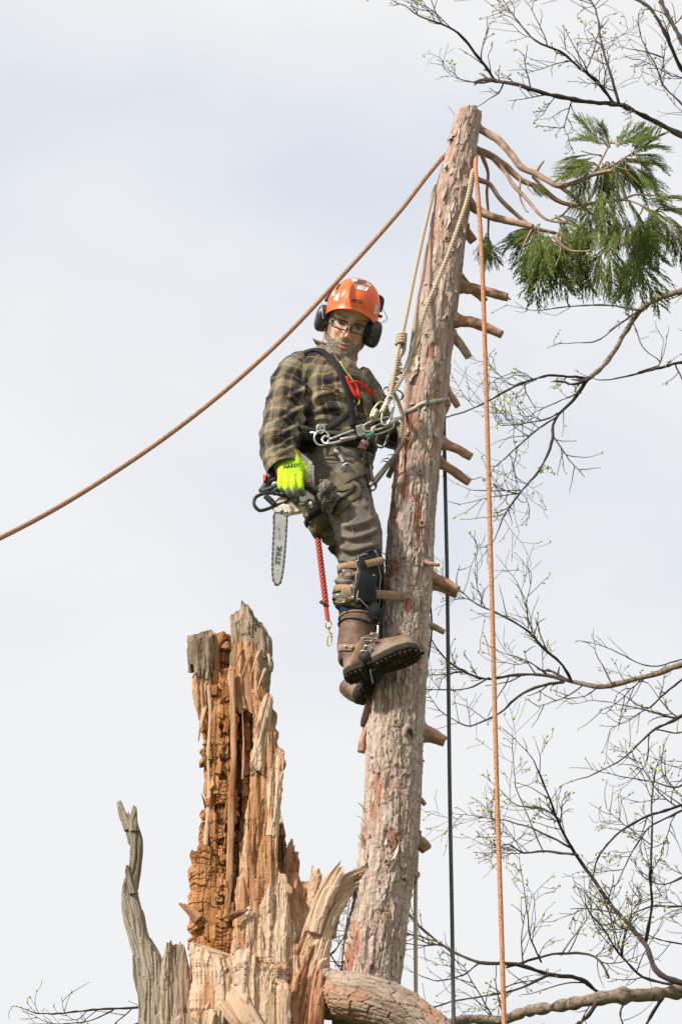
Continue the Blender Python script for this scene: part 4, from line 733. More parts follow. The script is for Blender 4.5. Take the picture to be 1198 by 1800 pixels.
LM2 = [([(1440, 1735), (1300, 1738), (1198, 1742), (1110, 1747), (1050, 1753), (987, 1764), (927, 1774), (885, 1789), (840, 1789), (770, 1797), (700, 1812)], 15, 7, .30), ([(1235, 1740), (1160, 1712), (1135, 1660), (1110, 1630), (1076, 1592), (1038, 1537), (1008, 1494), (983, 1444), (961, 1393), (938, 1338)], 6, 1.6, 1.0), ([(1015, 1503), (960, 1495), (920, 1498), (895, 1483), (870, 1495)], 2.4, .9, 2.6), ([(1135, 1655), (1146, 1592), (1143, 1540), (1146, 1480), (1146, 1401), (1150, 1360)], 3, 1.2, 1.8), ([(1003, 1490), (950, 1465), (890, 1445), (840, 1436)], 2, .8, 2.2), ([(985, 1444), (950, 1420), (905, 1415), (880, 1390)], 1.8, .8, 2.6),
       ([(1060, 1750), (1017, 1719), (961, 1711), (902, 1696), (843, 1694), (792, 1673), (745, 1639), (716, 1603)], 4.4, 1.8, .9), ([(965, 1712), (900, 1742), (850, 1752), (790, 1762), (745, 1776)], 2.6, 1, 1.6), ([(890, 1700), (930, 1690), (990, 1678), (1040, 1680), (1068, 1715)], 2.4, 2.0, 1.6), ([(950, 1690), (930, 1650), (925, 1600), (920, 1560)], 1.6, .7, 2.6), ([(985, 1680), (1005, 1650), (1015, 1635)], 1.4, .7, 1.8), ([(1300, 1745), (1198, 1733), (1131, 1719), (1089, 1677), (1064, 1640), (1035, 1605)], 3.4, 1.2, 1.8), ([(1430, 1390), (1250, 1402), (1198, 1415), (1131, 1433), (1084, 1461), (1052, 1500), (1040, 1540)], 3.6, 1.1, 1.4), ([(1250, 1400), (1180, 1432), (1140, 1455), (1110, 1500), (1085, 1550)], 2.4, .9, 2.6), ([(1300, 1600), (1198, 1593), (1145, 1594), (1095, 1612)], 2.2, 1, 1.6),
       ([(843, 1694), (810, 1715), (770, 1722), (740, 1716)], 1.6, .8, 2.4), ([(1050, 1757), (1030, 1785), (1010, 1803)], 4, 3, .4), ([(1170, 1742), (1150, 1775), (1130, 1810)], 4, 2.5, .6), ([(1110, 1749), (1090, 1775), (1095, 1805)], 2.2, 1.6, .6), ([(880, 1740), (905, 1728), (945, 1722)], 1.4, .8, 2.2), ([(1300, 1500), (1198, 1542), (1170, 1556), (1140, 1548), (1120, 1530)], 2, .8, 2.2), ([(1300, 1680), (1198, 1660), (1160, 1652), (1130, 1640)], 2, .8, 2.0), ([(955, 1500), (930, 1440), (905, 1380), (900, 1320)], 1.5, .7, 1.4)]
bare_tree(np.array([tb[0]-.1, Y0+D1, 0]), D1, trk, LM+LM2, 'bare dark-limbed tree with yellow-green spring buds to the right of the cedar', 21)
D2 = 6.0
def b2(px, py): return P(px, py, D2)
t2_ = b2(418, 1790); bare_tree(np.array([t2_[0], Y0+D2, 0]), D2, [np.array([t2_[0], Y0+D2, -.05]), np.array([t2_[0]+.05, Y0+D2, t2_[2]*.5]), t2_, b2(420, 1700)],
    [([(418, 1790), (330, 1755), (240, 1772), (160, 1776), (100, 1783), (62, 1781)], 3.2, 1, 1.0), ([(330, 1770), (240, 1800), (190, 1815)], 2, .9, 1.0), ([(418, 1750), (480, 1715), (560, 1690), (600, 1650), (612, 1600)], 3, 1, 2.0), ([(540, 1700), (575, 1672), (600, 1700), (640, 1690)], 2, 1, 2.2), ([(500, 1712), (560, 1640), (585, 1610), (600, 1580)], 2, .9, 1.8), ([(200, 1776), (160, 1795), (110, 1800)], 1.5, .8, 1.0)],
    'bare twiggy tree mostly hidden behind the shattered trunk', 33, .12, .012)

# ================================================================== the climber
TOW = -FWD
def jl(pts, n=40, m=40, p=2.0, dref=None):        # (px, py, dy, half width px, half depth px) -> closed tube
    C = np.array([P(q[0], q[1], q[2]) for q in pts]); k = np.array([ppm(c_) for c_ in C])
    hw = np.array([q[3] for q in pts])/k; hd = np.array([q[4] if len(q) > 4 else q[3] for q in pts])/k
    return capped(loft(C, hw, hd, n, m, p, dref=FWD if dref is None else dref)['V'])
def bone(v, pts):                                  # along / around / normalised distance from a chain of joints
    C = spl(np.array([P(q[0], q[1], q[2]) for q in pts]), 60); R = spl(np.array([[q[3], 0, 0] for q in pts])[:, 0], 60)/449
    T = nrm(np.gradient(C, axis=0)); s = np.concatenate([[0], np.cumsum(np.linalg.norm(np.diff(C, axis=0), axis=1))])
    D = nrm(FWD-T*(T@FWD)[:, None]); S = np.cross(D, T)
    best = np.full(len(v), 1e9); idx = np.zeros(len(v), int)
    for i in range(60):
        d = np.linalg.norm(v-C[i], axis=1); k = d < best; best[k] = d[k]; idx[k] = i
    r = v-C[idx]; al = s[idx]+np.einsum('ij,ij->i', r, T[idx]); ang = np.arctan2(np.einsum('ij,ij->i', r, S[idx]), -np.einsum('ij,ij->i', r, D[idx]))
    return al, ang, best/np.maximum(R[idx], 1e-3)
def crease(v, n_, lines):
    """drawn cloth folds: each a ridge with a valley beside it, on the side that faces the camera. (path, width px, depth m)"""
    q = v-CAMP; d_ = q@FWD; px = 599+FPX*(q@RT)/d_; py = 900-FPX*(q@UP)/d_; fc = sst(.15, -.25, n_@FWD); out = np.zeros(len(v))
    for pts, wd, A in lines:
        c_ = spl(np.array(pts, float), 30); t_ = nrm(np.gradient(c_, axis=0)); k = (px > c_[:, 0].min()-4*wd) & (px < c_[:, 0].max()+4*wd) & (py > c_[:, 1].min()-4*wd) & (py < c_[:, 1].max()+4*wd); i_ = np.where(k)[0]
        if not len(i_): continue
        P2 = np.stack([px[i_], py[i_]], 1); D2 = ((P2[:, None]-c_[None])**2).sum(-1); j = D2.argmin(1); r_ = P2-c_[j]; s = (r_[:, 0]*t_[j, 1]-r_[:, 1]*t_[j, 0])/wd; en = np.minimum(j, 29-j)/29.0; al_ = np.einsum('ij,ij->i', r_, t_[j])/wd
        out[i_] += A*(s*np.exp(-s*s)*2.0+.35*np.exp(-(s*.6)**2))*sst(0, .22, en)*np.exp(-al_**2)*fc[i_]
    return out
man = thing('person', P(640, 1180, -.08), 'bearded climber in plaid shirt and brown work trousers looking down', 'person')

TORSO = [(592, 640, -.02, 40, 40), (584, 655, -.02, 62, 52), (579, 680, -.025, 70, 58), (583, 715, -.03, 68, 60), (590, 750, -.035, 64, 58), (592, 780, -.035, 60, 54), (594, 800, -.035, 56, 50)]
ARMR = [(534, 636, -.05, 22, 24), (518, 653, -.07, 29, 31), (508, 676, -.09, 32, 34), (503, 704, -.11, 33, 35), (496, 740, -.14, 33, 35), (489, 775, -.175, 32, 34), (492, 802, -.20, 31, 32), (497, 818, -.212, 30, 30)]
ARML = [(622, 660, .0, 26, 28), (638, 682, .03, 27, 30), (652, 710, .06, 27, 30), (664, 742, .10, 27, 28), (684, 762, .15, 25, 26), (706, 768, .19, 22, 22), (728, 762, .20, 18, 18)]
sh = union([jl(TORSO, 40, 56, 2.2), jl(ARMR), jl(ARML)], .0045, 5); sv, sf = sh[0], sh[1]; sn = vnorm(sv, sf)
bt_, br_, bl_ = bone(sv, TORSO), bone(sv, ARMR), bone(sv, ARML)
reg = np.argmin(np.stack([bt_[2]*.98, br_[2], bl_[2]*1.02]), 0)
def folds(al, ang, seed, sa, so_):
    n_ = fbm(st3(al*sa, np.cos(ang)*so_, np.sin(ang)*so_), 3, seed); r_ = np.clip(1-np.abs(n_)*2.6, -1, 1); return np.sign(r_)*np.abs(r_)**1.3
w_t = folds(bt_[0]+bt_[1]*.09, bt_[1], 61, 9, 1.0); w_r = folds(br_[0]+br_[1]*.05, br_[1], 62, 11, .8); w_l = folds(bl_[0]+bl_[1]*.03, bl_[1], 63, 14, .9)
wr = np.where(reg == 0, w_t*.018, np.where(reg == 1, w_r*.016*(.55+.45*sst(.05, .2, br_[0])), w_l*.010))
wr = wr+.0025*fbm(sv*38, 3, 64); wr = wr*.6+crease(sv, sn, [([(545, 668), (520, 690), (480, 705), (466, 712)], 6, .011), ([(546, 690), (515, 722), (480, 742), (460, 748)], 6, .013), ([(540, 715), (520, 742), (490, 765), (458, 775)], 6, .013), ([(530, 745), (512, 768), (485, 786), (460, 792)], 5, .010), ([(522, 772), (505, 788), (480, 800)], 5, .008), ([(552, 640), (540, 665), (541, 700), (532, 735)], 6, -.013),
    ([(505, 640), (495, 660), (488, 690)], 6, .007), ([(560, 665), (575, 672), (600, 668)], 6, .008), ([(548, 715), (570, 700), (596, 698), (610, 704)], 7, .013), ([(545, 732), (575, 722), (605, 726)], 6, .011), ([(540, 750), (565, 740), (590, 742)], 6, .010), ([(625, 690), (636, 710), (640, 735)], 5, .009), ([(622, 730), (635, 745), (650, 750)], 5, .009), ([(640, 690), (655, 710), (660, 735)], 5, .008), ([(655, 760), (672, 765), (690, 760)], 5, .008), ([(570, 640), (580, 660), (590, 690)], 6, .006)])
sv = relax(sv+sn*wr[:, None], sf, 1)
# the open cuff: hollow the end of the right sleeve
pu = np.where(reg == 0, bt_[1]*.145, np.where(reg == 1, br_[1]*.078+.031, bl_[1]*.06)); pv = np.where(reg == 0, bt_[0], np.where(reg == 1, br_[0]+.02, bl_[0]))
def plaid():
    m = bpy.data.materials.new('plaid_flannel'); m.use_nodes = True; nt = m.node_tree; b = nt.nodes['Principled BSDF']; L = nt.links.new
    b.inputs['Roughness'].default_value = .95; b.inputs['Specular IOR Level'].default_value = .1; b.inputs['Sheen Weight'].default_value = .12
    def axis(nm, per, ph):
        a = N(nt, 'ShaderNodeAttribute', attribute_name=nm); k = N(nt, 'ShaderNodeMath', operation='MULTIPLY_ADD'); k.inputs[1].default_value = 1/per; k.inputs[2].default_value = ph; L(a.outputs['Fac'], k.inputs[0])
        f = N(nt, 'ShaderNodeMath', operation='FRACT'); L(k.outputs[0], f.inputs[0]); r = N(nt, 'ShaderNodeValToRGB'); r.color_ramp.interpolation = 'CONSTANT'
        ol, dk, nv, ye, md = (.285, .245, .168, 1), (.024, .022, .021, 1), (.022, .014, .034, 1), (.42, .225, .065, 1), (.065, .06, .046, 1)
        st = [(0, ol), (.08, md), (.105, ol), (.20, ye), (.225, md), (.32, dk), (.43, nv), (.57, dk), (.64, ye), (.665, md), (.75, dk), (.78, md), (.87, ye), (.89, ol)]
        e = r.color_ramp.elements; e[0].position, e[0].color = st[0]; e[1].position, e[1].color = st[1]
        for p_, c_ in st[2:]:
            q = e.new(p_); q.color = c_
        L(f.outputs[0], r.inputs[0]); return r.outputs[0]
    x = N(nt, 'ShaderNodeMix', data_type='RGBA'); x.inputs[0].default_value = .5; L(axis('pu', .112, .45), x.inputs[6]); L(axis('pv', .118, .1), x.inputs[7])
    t = N(nt, 'ShaderNodeTexCoord'); n_ = N(nt, 'ShaderNodeTexNoise'); n_.inputs['Scale'].default_value = 160; n_.inputs['Detail'].default_value = 4; L(t.outputs['Object'], n_.inputs['Vector'])
    r = N(nt, 'ShaderNodeMapRange'); r.inputs[1].default_value = .3; r.inputs[2].default_value = .7; r.inputs[3].default_value = .7; r.inputs[4].default_value = 1.25; L(n_.outputs['Fac'], r.inputs[0])
    mu = N(nt, 'ShaderNodeMix', data_type='RGBA', blend_type='MULTIPLY'); mu.inputs[0].default_value = 1; L(x.outputs[2], mu.inputs[6]); L(r.outputs[0], mu.inputs[7]); L(mu.outputs[2], b.inputs['Base Color'])
    bp = N(nt, 'ShaderNodeBump'); bp.inputs['Strength'].default_value = .4; bp.inputs['Distance'].default_value = .002; L(n_.outputs['Fac'], bp.inputs['Height']); L(bp.outputs[0], b.inputs['Normal'])
    return m
PLAID = plaid(); shirt = obj('plaid_shirt', (sv, sf, []), PLAID, man, attrs={'pu': pu, 'pv': pv}); BVS = bvh_of((sv, sf, []))
SHIRT_TAGS = {'pu': 0, 'pv': 0}
def cloth_strip(name, C, Nv, wd, th, mat, parent, ph=0.0, **k):
    r_ = ribbon(C, Nv, wd, th); s = np.repeat(np.linspace(0, np.linalg.norm(np.diff(C, axis=0), axis=1).sum(), len(C)), 8); s = np.concatenate([s, s[:1], s[-1:]])
    q = np.tile(np.array([-1, -.8, .8, 1, 1, .8, -.8, -1]), len(C)); q = np.concatenate([q, [0, 0]])*np.mean(wd)/2
    return obj(name, r_, mat, parent, attrs={'pu': s+ph, 'pv': q+ph*.7})
# cuff turned at the wrist, collar flaps, placket, pocket flap
ce = [P(q[0], q[1], q[2]) for q in ARMR[-2:]]; cax = nrm(ce[1]-ce[0])
th_ = np.linspace(0, 2*np.pi, 40, endpoint=False); cx = nrm(np.cross(cax, FWD)); cy_ = np.cross(cax, cx)
cring = lambda o_, r_: ce[1]+cax*o_+(cx*np.cos(th_)[:, None]+cy_*np.sin(th_)[:, None])*r_*(1+.05*vn(st3(np.cos(th_)*1.6, np.sin(th_)*1.6, o_*20+0*th_), 8))[:, None]
cv_ = np.array([cring(-.045, .070), cring(-.03, .0715), cring(.0, .071), cring(.024, .068), cring(.028, .066), cring(.024, .063), cring(-.01, .062)])
a_ = capped(cv_); obj('cuff', a_, PLAID, man, attrs={'pu': np.concatenate([np.tile(th_*.07, 7), [0, 0]])+.03, 'pv': np.concatenate([np.repeat(np.linspace(0, .08, 7), 40), [0, 0]])+.065})
for i, (pts, wd, ph) in enumerate([([(560, 607, -.09), (570, 611, -.115), (582, 622, -.135), (594, 641, -.15), (604, 656, -.155)], 13, 0.0), ([(617, 645, -.13), (626, 650, -.12), (633, 662, -.11), (629, 676, -.125)], 12, .05), ([(552, 600, -.02), (575, 610, .04), (600, 632, .05), (622, 648, .0)], 16, .03)]):
    C = spl(PA(pts), 20); cloth_strip('collar', C, np.array([0.15, -1, .25]), np.array([wd]*20)/449, .006, PLAID, man, ph)
C, Nn = surf_path(BVS, [(612, 668), (618, 700), (622, 730), (622, 755)], 24, .004); cloth_strip('placket', C, Nn, 11/449, .005, PLAID, man, .04)
C, Nn = surf_path(BVS, [(566, 681), (580, 684), (594, 690)], 12, .004); cloth_strip('pocket_flap', C, Nn, 11/449, .005, PLAID, man, .08)
BLK = M('black_webbing', (.022, .022, .024), .8, .3, 120, .4, 300, spec=.25)
C, Nn = surf_path(BVS, [(533, 622), (540, 617), (553, 616), (570, 622), (586, 638), (598, 657), (607, 680), (613, 702), (617, 728), (620, 750)], 60, .007); obj('vest_edge', ribbon(C, Nn, np.interp(np.linspace(0, 1, len(C)), [0, .3, .6, 1], [9, 13, 14, 10])/449, .009), BLK, man)
BUT = M('shirt_button', (.35, .27, .18), .4, .1, 50, 0)
for x, y in ((619, 708), (592, 692)):
    h, n_ = hit(BVS, x, y, .008)
    if h is not None: s_ = nrm(np.cross(n_, UP)); obj('button', ball(h, [s_*.005, np.cross(n_, s_)*.005, n_*.0022], 6, 10), BUT, man)

# trousers
LEGF = [(600, 812, -.035, 46, 46), (606, 845, -.05, 46, 46), (615, 890, -.08, 41, 44), (628, 930, -.11, 38, 42), (633, 955, -.12, 37.5, 40), (632, 985, -.115, 37, 38), (629, 1020, -.10, 36, 36), (624, 1052, -.095, 35, 35), (617, 1074, -.09, 32, 34)]
LEGB = [(576, 820, -.01, 44, 46), (563, 860, .0, 42, 44), (571, 895, .01, 38, 42), (590, 924, .02, 34, 38), (610, 946, .035, 31, 36), (628, 982, .06, 30, 32), (640, 1030, .08, 30, 30), (648, 1070, .09, 30, 30), (650, 1100, .095, 28, 28)]
PELV = [(592, 782, -.035, 52, 48), (592, 805, -.035, 56, 52), (590, 835, -.03, 56, 52), (590, 862, -.03, 46, 46)]
tr = union([jl(PELV, 24, 56), jl(LEGF, 60), jl(LEGB, 60)], .0045, 5); tv, tf = tr[0], tr[1]; tn = vnorm(tv, tf)
bf_, bb_ = bone(tv, LEGF), bone(tv, LEGB); rg = bf_[2] < bb_[2]*1.02
al = np.where(rg, bf_[0], bb_[0]); an = np.where(rg, bf_[1], bb_[1])
kn = np.exp(-((al-.34)/.10)**2)+.9*np.exp(-((al-.56)/.06)**2)+.5*np.exp(-((al-.03)/.05)**2)
wr = folds(al+an*.030, an, 71, 17, .9)*(.006+.013*kn)+.003*fbm(tv*36, 3, 72)+.006*fbm(tv*11, 2, 73)
wr = wr*.6+crease(tv, tn, [([(596, 925), (620, 930), (645, 922), (662, 912)], 6, .011), ([(592, 942), (618, 950), (645, 944), (668, 932)], 6, .013), ([(592, 962), (615, 972), (645, 966), (670, 955)], 6, .012), ([(594, 985), (612, 990), (632, 984)], 5, .010), ([(590, 905), (605, 912), (622, 905)], 6, .009), ([(556, 838), (575, 845), (596, 838)], 6, .008), ([(625, 812), (640, 828), (648, 850)], 5, .008), ([(630, 870), (640, 890), (652, 900)], 5, .007), ([(586, 1022), (605, 1028), (622, 1024)], 5, .009), ([(584, 1050), (600, 1058), (618, 1056)], 5, .010), ([(535, 905), (552, 918), (572, 925)], 5, .009), ([(548, 930), (565, 940), (585, 945)], 5, .009), ([(600, 870), (608, 895), (606, 930)], 6, -.009)])
tv = relax(tv+tn*wr[:, None], tf, 1)
TRS = M('canvas_trousers', None, .9, .22, 110, .5, 420, spec=.15, dist=.0015)
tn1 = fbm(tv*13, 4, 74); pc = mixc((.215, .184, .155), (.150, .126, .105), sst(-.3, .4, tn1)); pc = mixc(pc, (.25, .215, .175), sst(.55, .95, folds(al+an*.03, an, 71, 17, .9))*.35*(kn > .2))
trs = obj('work_trousers', (tv, tf, [], pc), TRS, man); BVP = bvh_of((tv, tf, []))
SEAM = M('trouser_seam', (.20, .165, .13), .9, .2, 200, .3)
for pts, wd in (([(618, 806), (636, 830), (646, 870), (650, 915), (655, 955)], 3), ([(562, 800), (575, 812), (600, 812), (622, 806)], 2.5), ([(591, 958), (594, 985), (606, 1000), (622, 1004)], 2.5), ([(600, 870), (612, 905), (622, 940)], 2.5)):
    C, Nn = surf_path(BVP, pts, 40, .0012); obj('seam', ribbon(C, Nn, wd/449, .0025), SEAM, man)
C, Nn = surf_path(BVP, [(560, 812), (572, 806), (590, 806), (606, 812), (618, 822)], 30, .003); obj('pocket_edge', ribbon(C, Nn, 6/449, .004), TRS, man, attrs={'col': np.tile([.15, .12, .095], (30*8+2 if len(C) == 30 else len(C)*8+2, 1))})
# turned trouser hem and dark sock
FE = [P(q[0], q[1], q[2]) for q in LEGF[-2:]]; fax = nrm(FE[1]-FE[0]); C, Dd = wrap(BVP, P(621, 1064, -.092), fax, .16, 56, .003)
obj('hem', band(C, Dd, fax, .022, .007), TRS, man, attrs={'col': np.tile([.17, .14, .11], (56*4, 1))})
SOCK = M('navy_sock', (.016, .024, .06), .95, .4, 150, .6, 300)
obj('sock', jl([(622, 1050, -.09, 29), (624, 1075, -.088, 29), (627, 1100, -.085, 28)], 14, 30), SOCK, man)
obj('sock', jl([(648, 1080, .09, 22), (648, 1110, .09, 22), (646, 1140, .08, 22)], 14, 30), SOCK, man)

# ------------------------------------------------------------------ head (one skin with neck, trunk and limbs)
HS = 1.15; rr_ = rad(15.5); pp_ = rad(9.0)
hX = math.cos(rr_)*RT-math.sin(rr_)*UP; hU = math.sin(rr_)*RT+math.cos(rr_)*UP; yw = rad(3)
hF0 = math.cos(yw)*TOW+math.sin(yw)*hX; hX = math.cos(yw)*hX-math.sin(yw)*TOW
hF = math.cos(pp_)*hF0-math.sin(pp_)*hU; hZ = math.cos(pp_)*hU+math.sin(pp_)*hF0
HO = P(614.5, 565, -.075)
def H(p):
    p = np.asarray(p, float)*HS; return HO+p[..., 0:1]*hX+p[..., 1:2]*hF+p[..., 2:3]*hZ
def Hinv(v):
    r = v-HO; return np.stack([r@hX, r@hF, r@hZ], -1)/HS
zk = np.array([-.122, -.117, -.100, -.075, -.045, -.01, .03, .07, .105, .125, .130]); wk = [.014, .032, .051, .064, .0695, .0715, .073, .070, .050, .022, .004]; fk = [.058, .074, .083, .085, .084, .082, .085, .078, .052, .022, .003]; bk = [-.01, .005, .02, .045, .072, .09, .098, .090, .062, .028, .004]
nz = 150; zz = np.linspace(-.122, .130, nz); W_, Fk, Bk = [np.interp(zz, zk, k_) for k_ in (wk, fk, bk)]
for a_ in (W_, Fk, Bk):
    for _ in range(6): a_[1:-1] = (a_[:-2]+2*a_[1:-1]+a_[2:])/4
th = np.linspace(-np.pi, np.pi, 180, endpoint=False); s_, c_ = np.sin(th), np.cos(th)
hx = W_[:, None]*np.sign(s_)*np.abs(s_)**.88; hy = np.where(c_ > 0, Fk[:, None], Bk[:, None])*np.sign(c_)*np.abs(c_)**.92; hz = zz[:, None]+0*th
g = lambda x, s: np.exp(-(x/s)**2)
fr = sst(.02, .05, hy)
nh = np.interp(hz, [-.060, -.053, -.046, -.038, -.02, 0, .012, .022], [0, .010, .023, .026, .016, .008, .003, 0]); nw = np.interp(hz, [-.055, -.045, -.02, .01], [.015, .0135, .0095, .008])
add = nh*np.exp(-np.abs(hx/nw)**2.4)+.006*g(np.abs(hx)-.0125, .006)*g(hz+.047, .006)
add += -.011*g(np.abs(hx)-.031, .016)*g(hz+.001, .011)+.0035*g(hz-.02, .008)*(np.abs(hx) < .055)+.006*g(np.abs(hx)-.040, .016)*g(hz+.036, .014)
ml = -.0775+9*hx**2; add += .0045*g(hz-ml-.006, .005)*g(hx, .022)+.006*g(hz-ml+.008, .006)*g(hx, .018)-.006*g(hz-ml, .0020)*g(hx, .024)+.005*g(hz+.110, .012)*g(hx, .02)-.004*g(np.abs(hx)-.030+hz*.05, .005)*g(hz+.066, .014)
add += .004*(hz < -.05)*sst(-.05, -.08, hz)
hy = hy+add*fr
head = capped(H(np.stack([hx, hy, hz], -1)))
NECK = [(612, 575, -.01, 28, 28), (604, 610, -.015, 26, 27), (599, 640, -.02, 28, 29), (592, 665, -.03, 42, 38)]
inner = [jl([(q[0], q[1], q[2], q[3]*.80, q[4]*.80) for q in TORSO]), jl([(q[0], q[1], q[2], q[3]*.6) for q in ARMR]+[(503, 838, -.225, 15)]), jl([(q[0], q[1], q[2], q[3]*.6) for q in ARML]), jl([(q[0], q[1], q[2], q[3]*.66) for q in LEGF]+[(626, 1110, -.08, 20), (628, 1150, -.08, 18)]), jl([(q[0], q[1], q[2], q[3]*.74) for q in LEGB]+[(648, 1140, .085, 18), (640, 1190, .07, 17)]), jl([(q[0], q[1], q[2], q[3]*.8) for q in PELV])]
ears = [ball(H([sx*.073, -.005, -.02]), [hX*.012, hF*.022, hZ*.034]) for sx in (-1, 1)]
bd_ = union([head, jl(NECK)]+ears+inner, .0034, 1); bv_, bf4 = bd_[0], bd_[1]; L_ = Hinv(bv_)
x_, y_, z_ = L_[:, 0], L_[:, 1], L_[:, 2]; hm = (np.abs(x_) < .11) & (y_ > -.12) & (z_ > -.135) & (z_ < .14)
nzz = fbm(L_*45, 3, 91); mlz = -.0775+9*x_**2
bm = sst(-.128, -.120, z_)*sst(-.060, -.072, z_+.012*nzz-.42*np.maximum(np.abs(x_)-.034, 0))*(y_ > -.01); bm = np.maximum(bm, sst(.052, .060, np.abs(x_)+.006*nzz)*sst(.02, .0, z_)*(y_ > .0)*(y_ < .06)*.8)
mus = g(z_-mlz-.0160, .0058)*g(x_, .032); bm = np.maximum(bm, sst(.3, .7, mus))
nosem = g(x_, .018)*sst(-.057, -.050, z_); bm = bm*(1-nosem)
bm = bm*np.where(z_ < -.080, sst(.018, .036, y_), 1.0)
lips = np.maximum(g(z_-mlz+.007, .0075)*g(x_, .027), .7*g(z_-mlz-.004, .004)*g(x_, .022))*(y_ > .05); bm = bm*(1-sst(.35, .7, lips))
sk = mixc((.72, .44, .315), (.74, .36, .265), np.clip(sst(.2, .9, g(x_, .02)*g(z_+.043, .018)+.8*g(np.abs(x_)-.042, .02)*g(z_+.036, .02)), 0, 1)*.8)
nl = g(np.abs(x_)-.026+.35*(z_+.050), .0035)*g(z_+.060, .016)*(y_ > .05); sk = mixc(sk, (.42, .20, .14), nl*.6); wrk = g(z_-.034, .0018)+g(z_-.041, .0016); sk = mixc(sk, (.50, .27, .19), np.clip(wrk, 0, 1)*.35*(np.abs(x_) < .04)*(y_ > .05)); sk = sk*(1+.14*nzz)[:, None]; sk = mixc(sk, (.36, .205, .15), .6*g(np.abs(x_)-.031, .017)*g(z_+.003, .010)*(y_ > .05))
sk = mixc(sk, (.40, .30, .23), bm*.8*hm); sk = mixc(sk, (.50, .205, .165), sst(.3, .7, lips)*hm*(y_ > .05)); sk = mixc(sk, (.06, .02, .015), g(z_-mlz, .0017)*g(x_, .022)*(y_ > .05)*hm*.9)
SKIN = M('skin', None, .5, .08, 200, .15, 400, spec=.4, sub=.12, dist=.0008)
body = obj('body', (bv_, bf4, [], np.clip(sk, 0, 1)), SKIN, man); bn_ = vnorm(bv_, bf4)
HAIR = M('grey_hair', None, .6, .2, 80, 0, spec=.35)
def hairs(name, mask, count, ln, wd, dirf, tones, seed):
    r = np.random.default_rng(seed); ids = np.where(mask)[0]; ids = r.choice(ids, count); p = bv_[ids]+r.normal(0, .0012, (count, 3)); n_ = bn_[ids]; d = nrm(n_*.7+dirf(L_[ids])+r.normal(0, .28, (count, 3))); l_ = ln*r.uniform(.55, 1.2, count)[:, None]
    s = nrm(np.cross(d, n_+r.normal(0, .3, (count, 3)))); d2 = nrm(d+dirf(L_[ids])*.5-n_*.3)
    a, b, c, e = p-n_*.001-s*wd, p-n_*.001+s*wd, p+d*l_*.55+s*wd*.8, p+d*l_*.55-s*wd*.8; t = p+d*l_*.55+d2*l_*.45
    V = np.stack([a, b, c, e, t], 1).reshape(-1, 3); i = np.arange(count)*5; tn = np.asarray(tones)[r.integers(0, len(tones), count)]*r.uniform(.75, 1.25, (count, 1))
    return tag(obj(name, (V, np.stack([i, i+1, i+2, i+3], 1), np.stack([i+3, i+2, i+4], 1), np.repeat(np.clip(tn, 0, 1), 5, 0)), HAIR, man), kind='stuff')
hairs('beard', (bm > .45) & hm & (z_ > -.119) & ~((np.abs(x_) < .024) & (z_ < mlz+.013) & (z_ > mlz-.017)), 9000, .0080, .00058, lambda q: -hZ*.75+hX*np.clip(q[:, :1]*4, -.3, .3), [(.58, .52, .45), (.44, .35, .27), (.33, .24, .18), (.68, .63, .57)], 1)
brow = g(z_-.021-.02*np.abs(x_), .0050)*(np.abs(x_) > .012)*(np.abs(x_) < .052)*(y_ > .04); hairs('eyebrows', brow > .5, 300, .006, .0006, lambda q: np.sign(q[:, :1])*hX*.9, [(.24, .16, .12), (.36, .27, .2)], 2)
side = sst(.058, .064, np.abs(x_))*(z_ > -.03)*(z_ < .06)*(y_ > -.03)*(y_ < .058); hairs('hair', (side > .5) & hm, 1600, .018, .0008, lambda q: -hZ*.9-hF*.4, [(.45, .38, .30), (.32, .25, .18), (.55, .49, .42)], 3)
EYE = M('eye', None, .15, .03, 30, 0, spec=.5)
for sx in (-1, 1):
    e_ = ball(H([sx*.031, .0665, -.002]), [hX*.0125, hF*.0125, hZ*.0125], 16, 22); q = Hinv(e_[0])-np.array([sx*.031, .0665, -.002]); q = nrm(q); lk = nrm(np.array([.10, .86, -.42])); dt = q@lk
    ec = np.tile([.40, .33, .30], (len(q), 1)); ec[dt > .86] = (.10, .055, .03); ec[dt > .965] = (.008, .008, .008); obj('eye', (*e_, ec), EYE, man)
    # upper lid, half lowered
    t_ = np.linspace(-1, 1, 12); Cl = H(np.stack([sx*.031+t_*.0150, .0803-.006*t_**2+0*t_, .0030-.0045*t_**2+0*t_], -1)); obj('eyelid', ribbon(Cl, hF-.5*hZ, .0105*HS, .004), M('lid_skin', (.40, .225, .165), .5, .1, 100, 0), man)

# ------------------------------------------------------------------ spectacles
gl = thing('eyeglasses', H([0, .095, -.015]), 'black rectangular-framed eyeglasses on the bearded face', 'eyeglasses')
GF = M('black_acetate', (.012, .012, .013), .25, .1, 40, 0, spec=.5)
GLS = bpy.data.materials.new('lens_glass'); GLS.use_nodes = True; q = GLS.node_tree; q.nodes.clear(); o_ = N(q, 'ShaderNodeOutputMaterial'); tb_ = N(q, 'ShaderNodeBsdfTransparent'); gb_ = N(q, 'ShaderNodeBsdfGlossy'); gb_.inputs['Roughness'].default_value = .03; fz = N(q, 'ShaderNodeFresnel'); fz.inputs[0].default_value = 1.35; mm = N(q, 'ShaderNodeMixShader'); tb_.inputs[0].default_value = (.93, .94, .95, 1)
q.links.new(fz.outputs[0], mm.inputs[0]); q.links.new(tb_.outputs[0], mm.inputs[1]); q.links.new(gb_.outputs[0], mm.inputs[2]); q.links.new(mm.outputs[0], o_.inputs[0])
